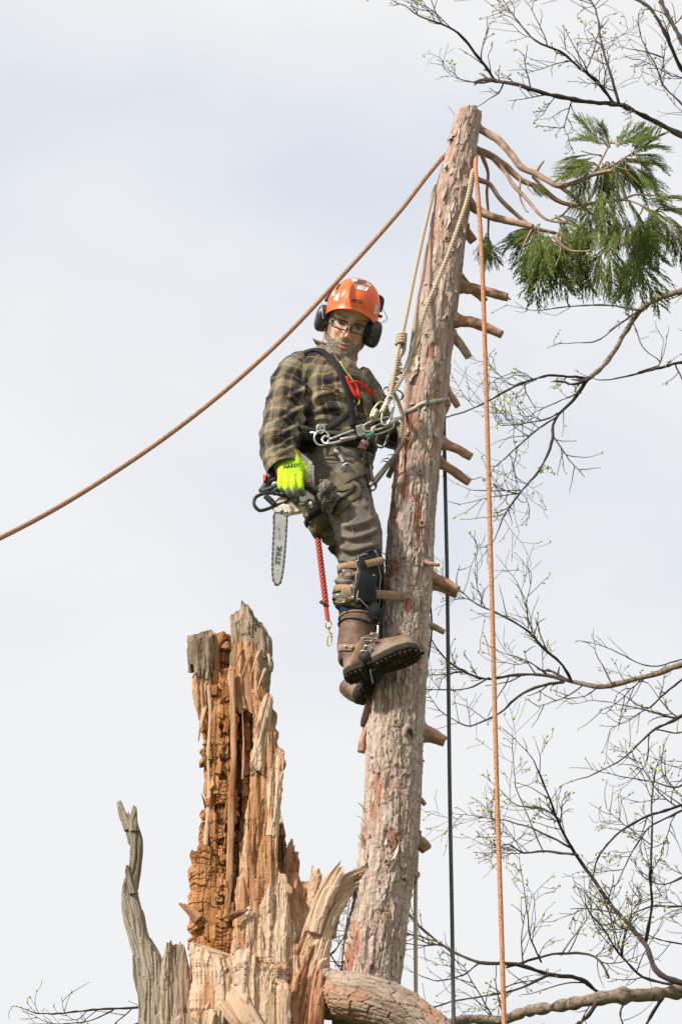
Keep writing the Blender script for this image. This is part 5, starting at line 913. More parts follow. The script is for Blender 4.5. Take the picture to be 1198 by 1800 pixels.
for sx in (-1, 1):
    t = np.linspace(0, 2*np.pi, 48, endpoint=False); ex = lambda a: np.sign(a)*np.abs(a)**.45
    R = np.stack([sx*.0335+.0265*ex(np.cos(t)), .0985-.0030*np.cos(t)*sx-.0025*np.sin(t), -.0085+.0150*ex(np.sin(t))+.0015*np.cos(t)*sx], -1); Rw = H(R)
    obj('rim', ring(Rw, .0024, 8), GF, gl); V = np.concatenate([Rw-hF*.0006, Rw+hF*.0006, [Rw.mean(0)-hF*.0008, Rw.mean(0)+hF*.0008]]); j = np.arange(48); j2 = (j+1) % 48
    obj('lens', (V, np.stack([j, j2, j2+48, j+48], 1), np.vstack([np.stack([j2, j, 0*j+96], 1), np.stack([j+48, j2+48, 0*j+97], 1)])), GLS, gl)
    obj('temple_arm', tube(H([[sx*.060, .0965, -.003], [sx*.070, .085, -.002], [sx*.078, .04, 0], [sx*.077, 0, -.002]]), .0022, 6, 24), GF, gl)
obj('bridge', tube(H([[-.009, .0985, -.004], [0, .1015, -.001], [.009, .0985, -.004]]), .0026, 8, 14), GF, gl)

# ------------------------------------------------------------------ helmet with ear defenders
hel = thing('helmet', H([0, -.005, .03]), 'orange climbing helmet with grey reflective stickers and black ear defenders', 'helmet')
HO_R = M('orange_shell', (.86, .135, .022), .38, .06, 14, .08, 60, spec=.5, second=(.62, .13, .05), thr=(.56, .80), s2=55)
RX, RY, RZ, ZC = .0935, .118, .117, .036
def helm_pt(az, f, inset=0.0):                    # az around, f 0 rim .. 1 crown
    zr = .050*np.clip(np.cos(az), 0, 1)**1.5+.004-.018*np.clip(-np.cos(az), 0, 1)-.014*np.abs(np.sin(az))**6
    pr = np.arcsin(np.clip((zr-ZC)/RZ, -.95, .95)); ph = pr+(np.pi/2-pr)*f; cp = np.where(ph < 0, 1-.10*ph**2, np.cos(ph)**.86)
    fl = .007*np.exp(-f/.05)*(.3+.7*np.clip(np.cos(az), 0, 1)); rdg = .003*g(np.abs(np.sin(az))-.62, .07)*sst(.1, .3, f)*(1-sst(.8, 1, f))
    k = 1-inset/.1
    return np.stack([(RX*k+fl+rdg)*cp*np.sin(az), (RY*k+fl+rdg)*cp*np.cos(az)-.006, ZC+(RZ*k)*np.sin(ph)*1.0+0*az], -1)
A_, F_ = np.meshgrid(np.linspace(-np.pi, np.pi, 96, endpoint=False), np.concatenate([[0, .004, .012], np.linspace(.03, .995, 46)]), indexing='xy')
outer = helm_pt(A_, F_); innr = helm_pt(A_, F_, .007)[::-1]; hv = np.concatenate([outer[::-1], innr[::-1]], 0)
a_ = capped(H(hv)); shell = obj('shell', a_, HO_R, hel); BVH_ = bvh_of(a_)
def quadpatch(name, q4, mat, parent, off=.0016, nu=8, nv_=6, bv=None, th=.0014):
    q4 = np.array(q4, float); U, Vv = np.meshgrid(np.linspace(0, 1, nu), np.linspace(0, 1, nv_), indexing='ij'); px = (q4[0]*((1-U)*(1-Vv))[..., None]+q4[1]*(U*(1-Vv))[..., None]+q4[2]*(U*Vv)[..., None]+q4[3]*((1-U)*Vv)[..., None])
    pts, nn = [], []
    for row in px.reshape(-1, 2):
        h, n_ = hit(bv or BVH_, row[0], row[1], off)
        if h is None: return None
        pts.append(h); nn.append(n_)
    pts = np.array(pts); nn = np.array(nn); V = np.vstack([pts, pts-nn*th]); G_ = gridf(nu, nv_, False); m0 = nu*nv_; idx = np.arange(m0).reshape(nu, nv_); bd = np.concatenate([idx[:-1, 0], idx[-1, :-1], idx[::-1, -1][:-1], idx[0, ::-1][:-1]]); b2_ = np.roll(bd, -1)
    return obj(name, (V, np.vstack([G_, G_[:, ::-1]+m0, np.stack([bd, bd+m0, b2_+m0, b2_], 1)]), []), mat, parent)
STK = M('reflective_sticker', (.58, .56, .55), .45, .06, 60, 0, spec=.5); DGS = M('grey_sticker', (.20, .175, .165), .5, .08, 60, 0); VNT = M('vent_dark', (.02, .012, .01), .8, .1, 50, 0)
z2 = lambda x, y: (540+x/7.99, 470+y/7.99)
for q4, mt in (([z2(645, 222), z2(858, 285), z2(825, 338), z2(668, 300)], STK), ([z2(615, 160), z2(702, 166), z2(702, 212), z2(632, 202)], STK), ([z2(822, 192), z2(898, 238), z2(885, 268), z2(822, 245)], STK), ([z2(704, 166), z2(822, 192), z2(820, 246), z2(704, 213)], DGS), ([z2(468, 345), z2(430, 475), z2(365, 455), z2(405, 390)], STK), ([z2(395, 330), z2(382, 405), z2(345, 395), z2(362, 340)], STK), ([z2(958, 495), z2(990, 530), z2(976, 655), z2(920, 650)], STK), ([z2(305, 455), z2(300, 520), z2(265, 545), z2(262, 480)], STK)):
    quadpatch('sticker', q4, mt, shell)
quadpatch('vent_slot', [z2(455, 225), z2(466, 245), z2(412, 330), z2(402, 300)], VNT, shell)
quadpatch('vent_slot', [z2(330, 405), z2(352, 420), z2(345, 440), z2(322, 420)], HO_R, shell)
INK = M('black_print', (.015, .013, .012), .6, .05, 30, 0)
def lettering(txt, cx_, cy__, hpx, ang, bv, parent, mat, shear=0.0, off=.002, wide=1.0, bold=0.0):
    v, f = text_mesh(txt, 1.0, shear, bold); a = rad(ang); out = []
    for p_ in v:
        x, y = p_[0]*hpx*1.38*wide, p_[1]*hpx*1.38; X, Y = cx_+x*math.cos(a)+y*math.sin(a), cy__+x*math.sin(a)-y*math.cos(a); h, n_ = hit(bv, X, Y, off)
        if h is None: h = out[-1] if out else P(X, Y, -.2)
        out.append(h)
    return obj('lettering', (np.array(out), [], f), mat, parent, smooth=False)
lettering('PETZL', 627.8, 530.2, 5.4, 10, BVH_, shell, INK, .1, bold=.02)
EM = M('ear_cup', (.035, .036, .038), .38, .3, 60, .15, 120, spec=.5, second=(.16, .155, .15), thr=(.58, .7), s2=70); FOAM = M('ear_cushion', (.018, .018, .018), .7, .1, 40, 0); WIRE = M('steel_wire', (.30, .30, .31), .35, .1, 40, 0, metal=.8)
for sx, cx_, cy__ in ((-1, 565.5, 559), (1, 657.5, 588)):
    c_ = P(cx_, cy__, -.085); cup = thing_part = None
    u_ = hZ*1.0; s_ = hX*sx; f_ = hF
    prof = [(-.022, .6, .6), (-.020, .92, .92), (-.010, 1.0, 1.0), (.004, 1.02, 1.02), (.012, .93, .94), (.018, .72, .80), (.0205, .40, .55), (.021, .08, .1)]
    t = np.linspace(0, 2*np.pi, 40, endpoint=False); e_ = lambda a: np.sign(a)*np.abs(a)**.85
    V = np.array([c_+s_*o_*1.1*HS+(u_*e_(np.cos(t))[:, None]*.054*a+f_*e_(np.sin(t))[:, None]*.043*b)*1.0 for o_, a, b in prof]); cup = obj('ear_cup', capped(V), EM, hel)
    V = np.array([c_-s_*o_*HS+(u_*np.cos(t)[:, None]*.046*a+f_*np.sin(t)[:, None]*.037*a) for o_, a in ((.016, .8), (.020, 1.0), (.032, 1.0), (.037, .8))]); obj('cushion', capped(V), FOAM, cup)
    if sx < 0: arm = [P(592, 497, -.10), P(583, 512, -.10), P(577, 522, -.10), P(573, 530, -.10)]; wr_ = [[P(573, 527, -.11), P(566, 520, -.125), P(565, 538, -.155), P(568, 562, -.16)], [P(560, 528, -.11), P(557, 538, -.12)]]; bx = P(574, 528, -.11)
    else: arm = [P(664, 522, -.10), P(670, 526, -.10), P(670, 535, -.10), P(667, 548, -.10)]; wr_ = [[P(671, 538, -.1), P(676, 550, -.11), P(681, 560, -.12), P(678, 565, -.12), P(671, 568, -.12)], [P(670, 537, -.1), P(679, 559, -.11), P(670, 567, -.11)]]; bx = P(668, 556, -.10)
    obj('ear_cup_arm', ribbon(spl(np.array(arm), 16), TOW+.2*s_, np.linspace(.022, .016, 16), .014), M('black_plastic', (.02, .02, .021), .5, .2, 60, .1), cup)
    obj('hinge', box(bx, hX, hZ, hF, .016, .012, .012, .4), MATS['black_plastic'], cup)
    for w__ in wr_: obj('wire', tube(np.array(w__), .0011, 5, 24), WIRE, cup)
obj('chin_cord', tube(np.array([P(576, 560, -.09), P(567, 600, -.10), P(566, 612, -.09)]), .0016, 5, 14), M('red_cord', (.45, .05, .03), .7, .1, 60, 0), hel)

# ------------------------------------------------------------------ gloves
GLV = M('glove_knit', None, .85, .1, 220, .5, 420, spec=.2, dist=.0012)
def glove(wrist, fingers, thumb, palm, name_parent, split):
    parts = [jl(palm, 24, 28, 2.6)]+[jl(f_, 26, 16) for f_ in fingers]+[jl(thumb, 22, 16)]
    u_ = union(parts, .0024, 2); v, f = u_[0], u_[1]; v = v+vnorm(v, f)*(.0012*fbm(v*70, 3, 5))[:, None]
    q = v-CAMP; d_ = q@FWD; px = 599+FPX*(q@RT)/d_; py = 900-FPX*(q@UP)/d_
    t = split(px, py, v); c = mixc((.48, .76, .02), (.19, .185, .165), t); c = mixc(c, (.30, .36, .06), sst(.1, .6, fbm(v*45, 3, 6))*.55); c = c*(1+.12*fbm(v*90, 2, 7))[:, None]
    return obj('glove', (v, f, [], np.clip(c, 0, 1)), GLV, name_parent), (v, f, [])
Gf = [[(494, 838, -.262, 6.4), (493, 850, -.275, 6.4), (497, 860, -.272, 6.0), (504, 866, -.25, 5.4), (508, 866, -.225, 4.6)],
      [(505, 838, -.268, 6.8), (504, 854, -.284, 6.7), (508, 866, -.280, 6.2), (514, 872, -.258, 5.6), (518, 871, -.23, 4.8)],
      [(516, 837, -.268, 6.8), (515, 853, -.286, 6.7), (518, 867, -.282, 6.2), (523, 873, -.258, 5.6), (526, 871, -.23, 4.8)],
      [(527, 833, -.262, 6.6), (527, 848, -.278, 6.5), (529, 861, -.276, 6.0), (532, 868, -.254, 5.4), (534, 866, -.23, 4.6)]]
Gt = [(528, 815, -.235, 8), (536, 828, -.225, 7.4), (538, 842, -.215, 6.8), (532, 852, -.205, 6), (526, 856, -.200, 5)]
Gp = [(496, 786, -.205, 18, 15), (501, 798, -.215, 20, 16), (506, 808, -.225, 21, 15), (510, 822, -.238, 23, 14), (510, 834, -.252, 22.5, 12), (510, 843, -.262, 20, 9)]
gv, garr = glove(None, Gf, Gt, Gp, man, lambda x, y, v: sst(855, 862, y+2.5*np.sin(x*.55)))
BVG = bvh_of(garr); lettering('HARDY', 512.5, 819.5, 6.6, -9, BVG, gv, INK, .15, .0022, bold=.02)
Lf_ = [[(722, 752+8*k, .165, 5.5), (740, 752+8*k, .15, 5.5), (752, 752+8*k, .11, 5)] for k in range(4)]
glove(None, Lf_, [(712, 748, .19, 6), (716, 738, .16, 5.5), (722, 734, .13, 5)], [(700, 767, .19, 14, 11), (712, 764, .19, 17, 11), (724, 763, .175, 17, 9)], man, lambda x, y, v: 0*x+.2)

# ------------------------------------------------------------------ boots
LTH = M('boot_leather', None, .6, .25, 60, .5, 160, spec=.35, dist=.002); SOLE = M('lug_sole', None, .9, .35, 70, .8, 120, dist=.004)
def boot(ho, a, b, sh_pts, seed):
    """ho heel-bottom point, a toe direction, b foot-up direction"""
    a = nrm(a); b = nrm(b-a*np.dot(a, b)); c = np.cross(a, b); W = lambda x, y, z: ho+a*x+c*y+b*z
    xs = .94*np.array([-.012, .0, .02, .07, .12, .17, .22, .26, .29, .308]); hh = np.array([.030, .075, .092, .098, .092, .080, .066, .058, .046, .020]); ww = np.array([.018, .034, .040, .040, .042, .048, .052, .050, .040, .018])
    q = spl(np.column_stack([xs, hh, ww]), 46); t = np.linspace(0, 2*np.pi, 36, endpoint=False); V = []
    for x, h_, w__ in q:
        yy = w__*np.sign(np.cos(t))*np.abs(np.cos(t))**.75; zc = np.sin(t); zz_ = np.where(zc > 0, zc**.9*h_, -.012*np.abs(zc)**.3); V.append(W(x, 0, .02)+c*yy[:, None]+b*zz_[:, None])
    foot = capped(np.array(V)); u_ = union([foot, jl(sh_pts, 30, 36)], .0034, 4); v, f = u_[0], u_[1]; n_ = vnorm(v, f); lz = (v-ho)@b; lx = (v-ho)@a
    v = v+n_*(.004*folds(lz*1.0+lx*.6, lx*8, 81+seed, 26, .8)*sst(.06, .10, lz)*(lx < .2)+.0022*fbm(v*40, 3, 82))[:, None]
    nn = fbm(v*24, 4, 83+seed); c0 = mixc((.135, .072, .048), (.215, .13, .088), sst(-.2, .5, nn)); c0 = mixc(c0, (.27, .205, .15), sst(.06, .03, lz)*.5+sst(.25, .6, nn)*.3); c0 = mixc(c0, (.07, .042, .03), sst(.15, .5, fbm(v*55, 3, 89+seed))*.45)
    bo = obj('boot', (v, f, [], np.clip(c0, 0, 1)), LTH, man)
    # welt and lugged sole
    xo = np.linspace(0, 1, 40); px_ = -.016+.308*xo; pw = np.interp(px_*1.07, [-.016, -.006, .02, .08, .12, .18, .23, .28, .305, .314], [.012, .030, .040, .038, .038, .049, .054, .047, .026, .008])
    def plate(z0, z1, x0, x1, grow):
        m_ = (px_ >= x0) & (px_ <= x1); X, Wd = px_[m_], pw[m_]+grow; lo = np.concatenate([np.stack([X, Wd], 1), np.stack([X[::-1], -Wd[::-1]], 1)]); ctr = lo.mean(0)
        rings = []
        for z, k in ((z0, .93), (z0+.002, 1), (z1-.002, 1), (z1, .97)):
            l2 = ctr+(lo-ctr)*k; rings.append(W(0, 0, 0)+a*l2[:, :1]+c*l2[:, 1:]+b*z)
        return capped(np.array(rings))
    WELT = M('welt', (.24, .19, .14), .8, .25, 80, .3)
    obj('welt', plate(.004, .016, -.02, .32, .004), WELT, bo)
    for x0, x1, nm in ((-.02, .085, 'heel_block'), (.108, .32, 'fore_sole')):
        s_ = plate(-.020, .006, x0, x1, .001); cc = mixc((.028, .021, .017), (.10, .052, .025), sst(.15, .5, fbm(s_[0]*60, 3, 85))); so_ = obj(nm, (*s_, np.clip(cc, 0, 1)), SOLE, bo)
        L_x = np.arange(x0+.02, x1-.012, .019)
        for xi in L_x:
            w__ = np.interp(xi, px_, pw)
            for sy in (-.62, 0, .62):
                tone = np.array([.035, .026, .02])*random.uniform(.7, 1.4) if random.random() < .75 else np.array([.085, .045, .022]); bx_ = box(W(xi, sy*w__, -.023), a, c, b, .0125, w__*.46, .010, .35); obj('lug', (*bx_, np.tile(tone, (len(bx_[0]), 1))), SOLE, so_, smooth=False)
    obj('shank', plate(-.006, .006, .08, .12, -.004), MATS['welt'], bo)
    return bo, bvh_of((v, f, [])), W
fa = math.cos(rad(21))*RT+math.sin(rad(21))*UP+.18*TOW; fb = math.cos(rad(46))*(-math.sin(rad(21))*RT+math.cos(rad(21))*UP)-math.sin(rad(46))*TOW
bootF, BVB, WF = boot(P(612, 1187, -.150), fa, fb, [(630, 1087, -.085, 33, 34), (629, 1105, -.085, 34, 35), (627, 1125, -.09, 33, 34), (625, 1150, -.10, 32, 34), (624, 1165, -.105, 28, 30)], 0)
ba = .62*RT+.50*UP-.45*TOW; bbv = .45*UP-.80*TOW-.15*RT
bootB, BVB2, WB = boot(P(628, 1226, -.035), ba, bbv, [(650, 1100, .095, 30, 30), (648, 1130, .09, 31, 31), (645, 1160, .08, 31, 31), (644, 1185, .07, 28, 28)], 5)
BROWN = M('dark_lace', (.03, .022, .018), .7, .2, 60, 0)
ax_f = nrm(P(630, 1087, -.085)-P(627, 1130, -.09)); C, Dd = wrap(BVB, P(629, 1104, -.085), ax_f+.15*RT, .14, 48, .003); obj('boot_cord', ring(C, .0032, 6), BROWN, bootF)
C, Dd = wrap(BVB, P(630, 1090, -.085), ax_f, .14, 48, .001); obj('boot_collar', ring(C, .005, 8), M('collar_leather', (.30, .175, .10), .6, .2, 60, .2), bootF)
for k, (x, y) in enumerate(((663, 1102), (664, 1112), (665, 1122), (668, 1131))):
    h, n_ = hit(BVB, x-4, y, .003)
    if h is not None: obj('lace', tube(np.array([h-hX*.012, h+n_*.003, h+hX*.012+UP*.004]), .0028, 6, 10), BROWN, bootF)
    h, n_ = hit(BVB, x-8, y, .003)
    if h is not None: obj('eyelet', ball(h, [RT*.0032, UP*.0032, FWD*.002], 5, 8), M('brass', (.55, .40, .13), .35, .15, 50, 0, metal=.9), bootF)
obj('bow_loop', tube(np.array([P(648, 1096, -.165), P(656, 1086, -.18), P(668, 1090, -.175), P(664, 1098, -.165), P(650, 1098, -.163)]), .0028, 6, 20), BROWN, bootF)
obj('bow_loop', tube(np.array([P(648, 1097, -.165), P(640, 1090, -.18), P(632, 1094, -.175)]), .0028, 6, 14), BROWN, bootF)
h = WF(.225, 0, .078); C = np.array([h-fa*.022, h-fa*.010+nrm(fb)*.018, h+fa*.008+nrm(fb)*.020, h+fa*.022]); obj('toe_tab', ribbon(spl(C, 12), nrm(fb), .030, .005), M('dark_leather', (.085, .05, .035), .65, .3, 60, .3), bootF)

# ------------------------------------------------------------------ climbing spurs strapped to the shins
TANL = M('tan_strap_leather', (.34, .215, .135), .65, .22, 60, .35, 140, spec=.35, second=(.20, .12, .075), thr=(.5, .75), s2=30); STEEL = M('steel', (.55, .54, .52), .3, .12, 80, .05, metal=.9); PADB = M('black_pad', (.014, .015, .018), .6, .25, 60, .2); THR = M('white_thread', (.60, .58, .54), .8, .1, 60, 0); BRASS = MATS.get('brass') or M('brass', (.55, .40, .13), .35, .15, 50, 0, metal=.9)
sp = thing('climbing_spur', P(640, 1150, -.16), 'climbing spur with black padded shin cuff and tan buckled straps on the raised leg', 'climbing spur')
def seated(bv, pts, n, off): return surf_path(bv, pts, n, off)
C, Nn = surf_path(BVP, [(640, 966), (644, 985), (643, 1010), (640, 1035), (640, 1060)], 34, .016); obj('shin_pad', ribbon(C, Nn, np.interp(np.linspace(0, 1, len(C)), [0, .12, .5, 1], [24, 36, 36, 40])/449, .016), PADB, sp)
C, Nn = surf_path(BVP, [(655, 970), (662, 1000), (662, 1040), (660, 1075)], 30, .012); obj('shin_pad', ribbon(C, Nn, 26/449, .014), PADB, sp)
obj('lower_pad', jl([(648, 1062, -.145, 15, 8), (654, 1080, -.14, 18, 9), (660, 1094, -.125, 14, 8)], 16, 20, 3), PADB, sp)
for pts in ([(628, 985), (630, 970), (640, 966), (652, 970), (657, 985)], [(629, 1008), (627, 1030), (626, 1060)], [(657, 985), (659, 1010), (657, 1040), (655, 1062)], [(628, 1055), (640, 1068), (652, 1082)]):
    C, Nn = surf_path(BVP, pts, 24, .0265); obj('stitching', tube(C, .0016, 5), THR, sp)
def buckle(px, py, dy, w_, h_, ang, r_=.0024, mat=None, parent=None):
    t = np.linspace(0, 2*np.pi, 32, endpoint=False); e = lambda a: np.sign(a)*np.abs(a)**.5; c_ = P(px, py, dy); ca, sa = math.cos(rad(ang)), math.sin(rad(ang)); X = ca*RT+sa*UP; Y = -sa*RT+ca*UP
    return obj('buckle', ring(c_+X*(e(np.cos(t))*w_/2/449)[:, None]+Y*(e(np.sin(t))*h_/2/449)[:, None]-FWD*(.004*np.cos(t))[:, None], r_, 7), mat or STEEL, parent or sp)
lax = nrm(P(632, 985, -.115)-P(625, 1052, -.095))
for (px, py, dy, tilt, tail, wd) in ((632, 1000, -.11, .22, [(612, 997), (640, 992), (676, 984)], 13), (627, 1048, -.097, -.14, [(602, 1040), (630, 1042), (668, 1045), (700, 1048), (717, 1050)], 15)):
    axs = nrm(lax-tilt*RT); C, Dd = wrap(BVP, P(px, py, dy), axs, .17, 56, .006); obj('strap', band(C, Dd, axs, 13/449, .006), TANL, sp)
    h0, _ = hit(BVP, tail[0][0], tail[0][1], .014); Cs = [h0]
    for x, y in tail[1:]:
        h, n_ = hit(BVP, x, y, .017); h2, _n = hit(BVT, x, y, .014)
        c_ = h if h is not None else (h2 if h2 is not None else Cs[-1]); d_ = P(x, y, min(c_[1]-Y0, Cs[-1][1]-Y0+.03)); Cs.append(d_)
    Cs = spl(np.array(Cs), 30); ww = np.full(30, wd/449); ww[-4:] *= np.array([.97, .9, .7, .35]); st_ = obj('strap_tail', ribbon(Cs, TOW+.1*UP, ww, .006), TANL, sp)
    for k in range(5, 27, 3): obj('strap_hole', ball(Cs[k]+TOW*.004, [RT*.0021, UP*.0021, FWD*.0012], 5, 8), INK, st_)
    b_ = P(tail[0][0]-2, tail[0][1]+9, h0[1]-Y0-.01); q = b_-CAMP; buckle(tail[0][0]-3, tail[0][1]+12, h0[1]-Y0-.008, 15, 14, 8); buckle(tail[0][0]+17, tail[0][1]-1, h0[1]-Y0-.016, 4, 20, 8)
    C2, N2 = surf_path(BVP, [(tail[0][0]-8, tail[0][1]+16), (tail[0][0]+10, tail[0][1]+14), (tail[0][0]+34, tail[0][1]+8)], 16, .012); obj('keeper_strap', ribbon(C2, N2, 7/449, .005), TANL, sp)
for x, y in ((651, 1017), (648, 1061), (657, 1102)):
    h, n_ = hit(BVP, x, y, .022); h = h if h is not None else P(x, y, -.16); obj('rivet', ball(h, [RT*.005, UP*.005, FWD*.003], 6, 10), BRASS, sp)
# ankle strap over the boot
def on(bv, pts, n, off, alt=-.2):
    q = spl(np.array(pts, float), n); out = []
    for x, y in q:
        h, n_ = hit(bv, x, y, off); out.append(h if h is not None else P(x, y, alt if not out else out[-1][1]-Y0))
    out = np.array(out); out[1:-1] = (out[:-2]+2*out[1:-1]+out[2:])/4; return out
C = on(BVB, [(596, 1139), (606, 1139), (620, 1139), (635, 1139)], 16, .006); s_ = obj('strap', ribbon(C, TOW+.2*UP, 12/449, .006), TANL, sp)
for x in (610, 620):
    h, n_ = hit(BVB, x, 1139, .012); h = P(x, 1139, -.2) if h is None else h; obj('rivet', ball(h, [RT*.0065, UP*.0065, FWD*.003], 6, 12), STEEL, s_)
C = on(BVB, [(652, 1118), (640, 1138), (630, 1156), (620, 1174)], 20, .016); w_ = np.full(20, 15/449); w_[-3:] *= np.array([.95, .75, .3]); obj('strap_tail', ribbon(C, TOW+.1*RT, w_, .006), TANL, sp)
buckle(644, 1124, C[4][1]-Y0-.012, 18, 5, 0, .003); buckle(657, 1118, C[2][1]-Y0-.008, 12, 9, 10)
h_ = C[10][1]-Y0; buckle(645, 1143, h_-.008, 12, 14, -20, .0042); buckle(639, 1149, h_-.006, 9, 9, 0, .0036)
C = on(BVB, [(640, 1150), (648, 1168), (658, 1185), (668, 1196)], 16, .012); obj('stirrup_strap', ribbon(C, TOW-.2*RT, np.linspace(16, 26, 16)/449, .008), PADB, sp)
obj('gaff', tube(np.array([P(650, 1178, C[6][1]-Y0-.012), P(653, 1192, C[8][1]-Y0-.008), P(655, 1200, C[8][1]-Y0+.01), P(662, 1204, -.07)]), np.array([.004, .004, .0035, .001]), 8, 20), STEEL, sp)
obj('side_shank', tube(np.array([P(662, 1060, -.13), P(664, 1100, -.13), P(660, 1140, -.15), P(650, 1180, -.175)]), .005, 8, 24), STEEL, sp)
sp2 = thing('climbing_spur', P(645, 1240, .04), 'climbing spur with hanging brown strap on the lower rear boot', 'climbing spur')
C, Dd = wrap(BVB2, P(647, 1120, .09), nrm(P(650, 1100, .095)-P(645, 1160, .08)), .14, 48, .006); obj('shin_pad', band(C, Dd, nrm(P(650, 1100, .095)-P(645, 1160, .08)), .10, .014), PADB, sp2)
obj('strap_tail', ribbon(spl(np.array([P(652, 1190, -.01), P(650, 1225, -.03), P(643, 1255, -.045), P(636, 1278, -.05)]), 16), TOW+.3*RT, np.concatenate([np.full(14, 13/449), [11/449, 6/449]]), .005), M('brown_strap', (.11, .062, .045), .65, .25, 60, .3), sp2)
C, Dd = wrap(BVB2, P(648, 1085, .092), nrm(P(648, 1070, .09)-P(650, 1100, .095)), .13, 40, .005); obj('strap', band(C, Dd, UP, 10/449, .006), TANL, sp2)

# ------------------------------------------------------------------ harness
har = thing('climbing_harness', P(592, 800, -.04), 'black and brown saddle harness buckled round hips and thighs', 'harness')
vb = np.vstack([sv, tv]); BVA = bvh_of((vb, np.vstack([sf, tf+len(sv)]), []))
wax = nrm(np.array([0.10, -.12, 1.0])); C, Dd = wrap(BVA, P(592, 789, -.035), wax, .30, 80, .008); belt = obj('waist_belt', band(C, Dd, wax, 26/449, .012), BLK, har)
C, Dd = wrap(BVA, P(592, 783, -.035), wax, .30, 80, .018); obj('belt_webbing', band(C, Dd, wax, 9/449, .005), M('olive_webbing', (.055, .050, .038), .8, .3, 120, .4), har)
DKT = M('brown_webbing', (.135, .105, .065), .85, .3, 90, .5, 260)
C, Nn = surf_path(BVA, [(600, 846), (612, 838), (625, 830), (640, 820), (648, 812)], 24, .010); obj('thigh_strap', ribbon(C, Nn, 28/449, .008), DKT, har)
C, Nn = surf_path(BVA, [(566, 838), (582, 842), (600, 852), (618, 858), (622, 866), (608, 880), (598, 892), (590, 905)], 40, .008); obj('thigh_pad', ribbon(C, Nn, np.interp(np.linspace(0, 1, len(C)), [0, .3, .6, 1], [26, 34, 30, 18])/449, .010), DKT, har)
C, Nn = surf_path(BVA, [(623, 858), (616, 868), (602, 880), (593, 893), (588, 908)], 30, .012); obj('thigh_edge', ribbon(C, Nn, 8/449, .010), BLK, har)
C, Dd = wrap(BVP, P(582, 914, .015), nrm(P(572, 895, .01)-P(605, 940, .035)), .14, 48, .006); obj('thigh_loop', band(C, Dd, nrm(P(572, 905, .01)-P(605, 960, .035)), 26/449, .010), DKT, har)
C, Dd = wrap(BVP, P(574, 902, .012), nrm(P(562, 870, .0)-P(598, 935, .03)), .14, 48, .010); obj('thigh_edge', band(C, Dd, nrm(P(566, 880, .0)-P(598, 950, .03)), 9/449, .010), BLK, har)
obj('thigh_pad', jl([(584, 956, .03, 12, 16), (592, 964, .04, 13, 16), (600, 968, .045, 8, 10)], 14, 18), M('dark_fleece', (.06, .045, .04), .95, .4, 80, .8), har)
h, n_ = hit(BVA, 603, 808, .014); h2, _ = hit(BVA, 588, 792, .014); obj('adjuster_strap', ribbon(spl(np.array([h2, (h+h2)/2+TOW*.01, hit(BVA, 605, 817, .02)[0]]), 14), TOW, 6/449, .004), M('grey_webbing', (.33, .32, .30), .7, .2, 120, .3), har)
d_ = hit(BVA, 614, 829, .022)[0][1]-Y0; buckle(614, 829, d_, 17, 30, 38, .0038, M('dull_steel', (.40, .39, .38), .4, .15, 60, .1, metal=.8), har)
c_ = P(614, 829, d_+.006); X = math.cos(rad(38))*RT+math.sin(rad(38))*UP; Yv = -math.sin(rad(38))*RT+math.cos(rad(38))*UP; obj('buckle_plate', box(c_, X, Yv, FWD, .026, .048, .006, .3), MATS['grey_webbing'], har)
obj('buckle_tail', ribbon(spl(np.array([P(621, 838, d_+.004), hit(BVA, 630, 850, .012)[0], hit(BVA, 637, 862, .012)[0]]), 12), TOW, 5/449, .004), BLK, har)
C, Nn = surf_path(BVS, [(617, 722), (600, 738), (582, 750), (566, 758)], 26, .008); obj('chest_strap', ribbon(C, Nn, 11/449, .006), BLK, har)
C, Nn = surf_path(BVA, [(520, 778), (530, 780), (542, 782), (552, 782)], 14, .010); C = C if len(C) > 3 else PA([(520, 778, -.16), (530, 780, -.17), (542, 782, -.175), (552, 782, -.18)]); obj('side_pad', ribbon(C, TOW+.2*RT, 30/449, .016), BLK, har)
t = np.linspace(0, 2*np.pi, 40, endpoint=False); dS = hit(BVA, 565, 772, .03); dS = (dS[0][1]-Y0) if dS[0] is not None else -.19
def hoop(px, py, dy, rw, rh, ang, r_, mat, parent, name, pw=1.0, tilt=0.25):
    e = lambda a: np.sign(a)*np.abs(a)**pw; ca, sa = math.cos(rad(ang)), math.sin(rad(ang)); X = ca*RT+sa*UP; Y = -sa*RT+ca*UP+tilt*FWD; return obj(name, ring(P(px, py, dy)+X*(e(np.cos(t))*rw/449)[:, None]+Y*(e(np.sin(t))*rh/449)[:, None], r_, 8), mat, parent)
ALU = M('aluminium', (.66, .65, .63), .32, .1, 60, .05, metal=.85); DKALU = M('grey_anodised', (.12, .125, .13), .35, .15, 60, .05, metal=.7)
hoop(565, 770, dS-.01, 13, 13, 0, .0042, ALU, har, 'side_ring'); hoop(563, 754, dS-.005, 6.5, 8, 0, .003, ALU, har, 'side_ring')
obj('ring_tab', ribbon(spl(np.array([P(540, 763, dS), P(552, 761, dS-.012), P(556, 764, dS-.012)]), 10), TOW, 5/449, .005), ALU, har)
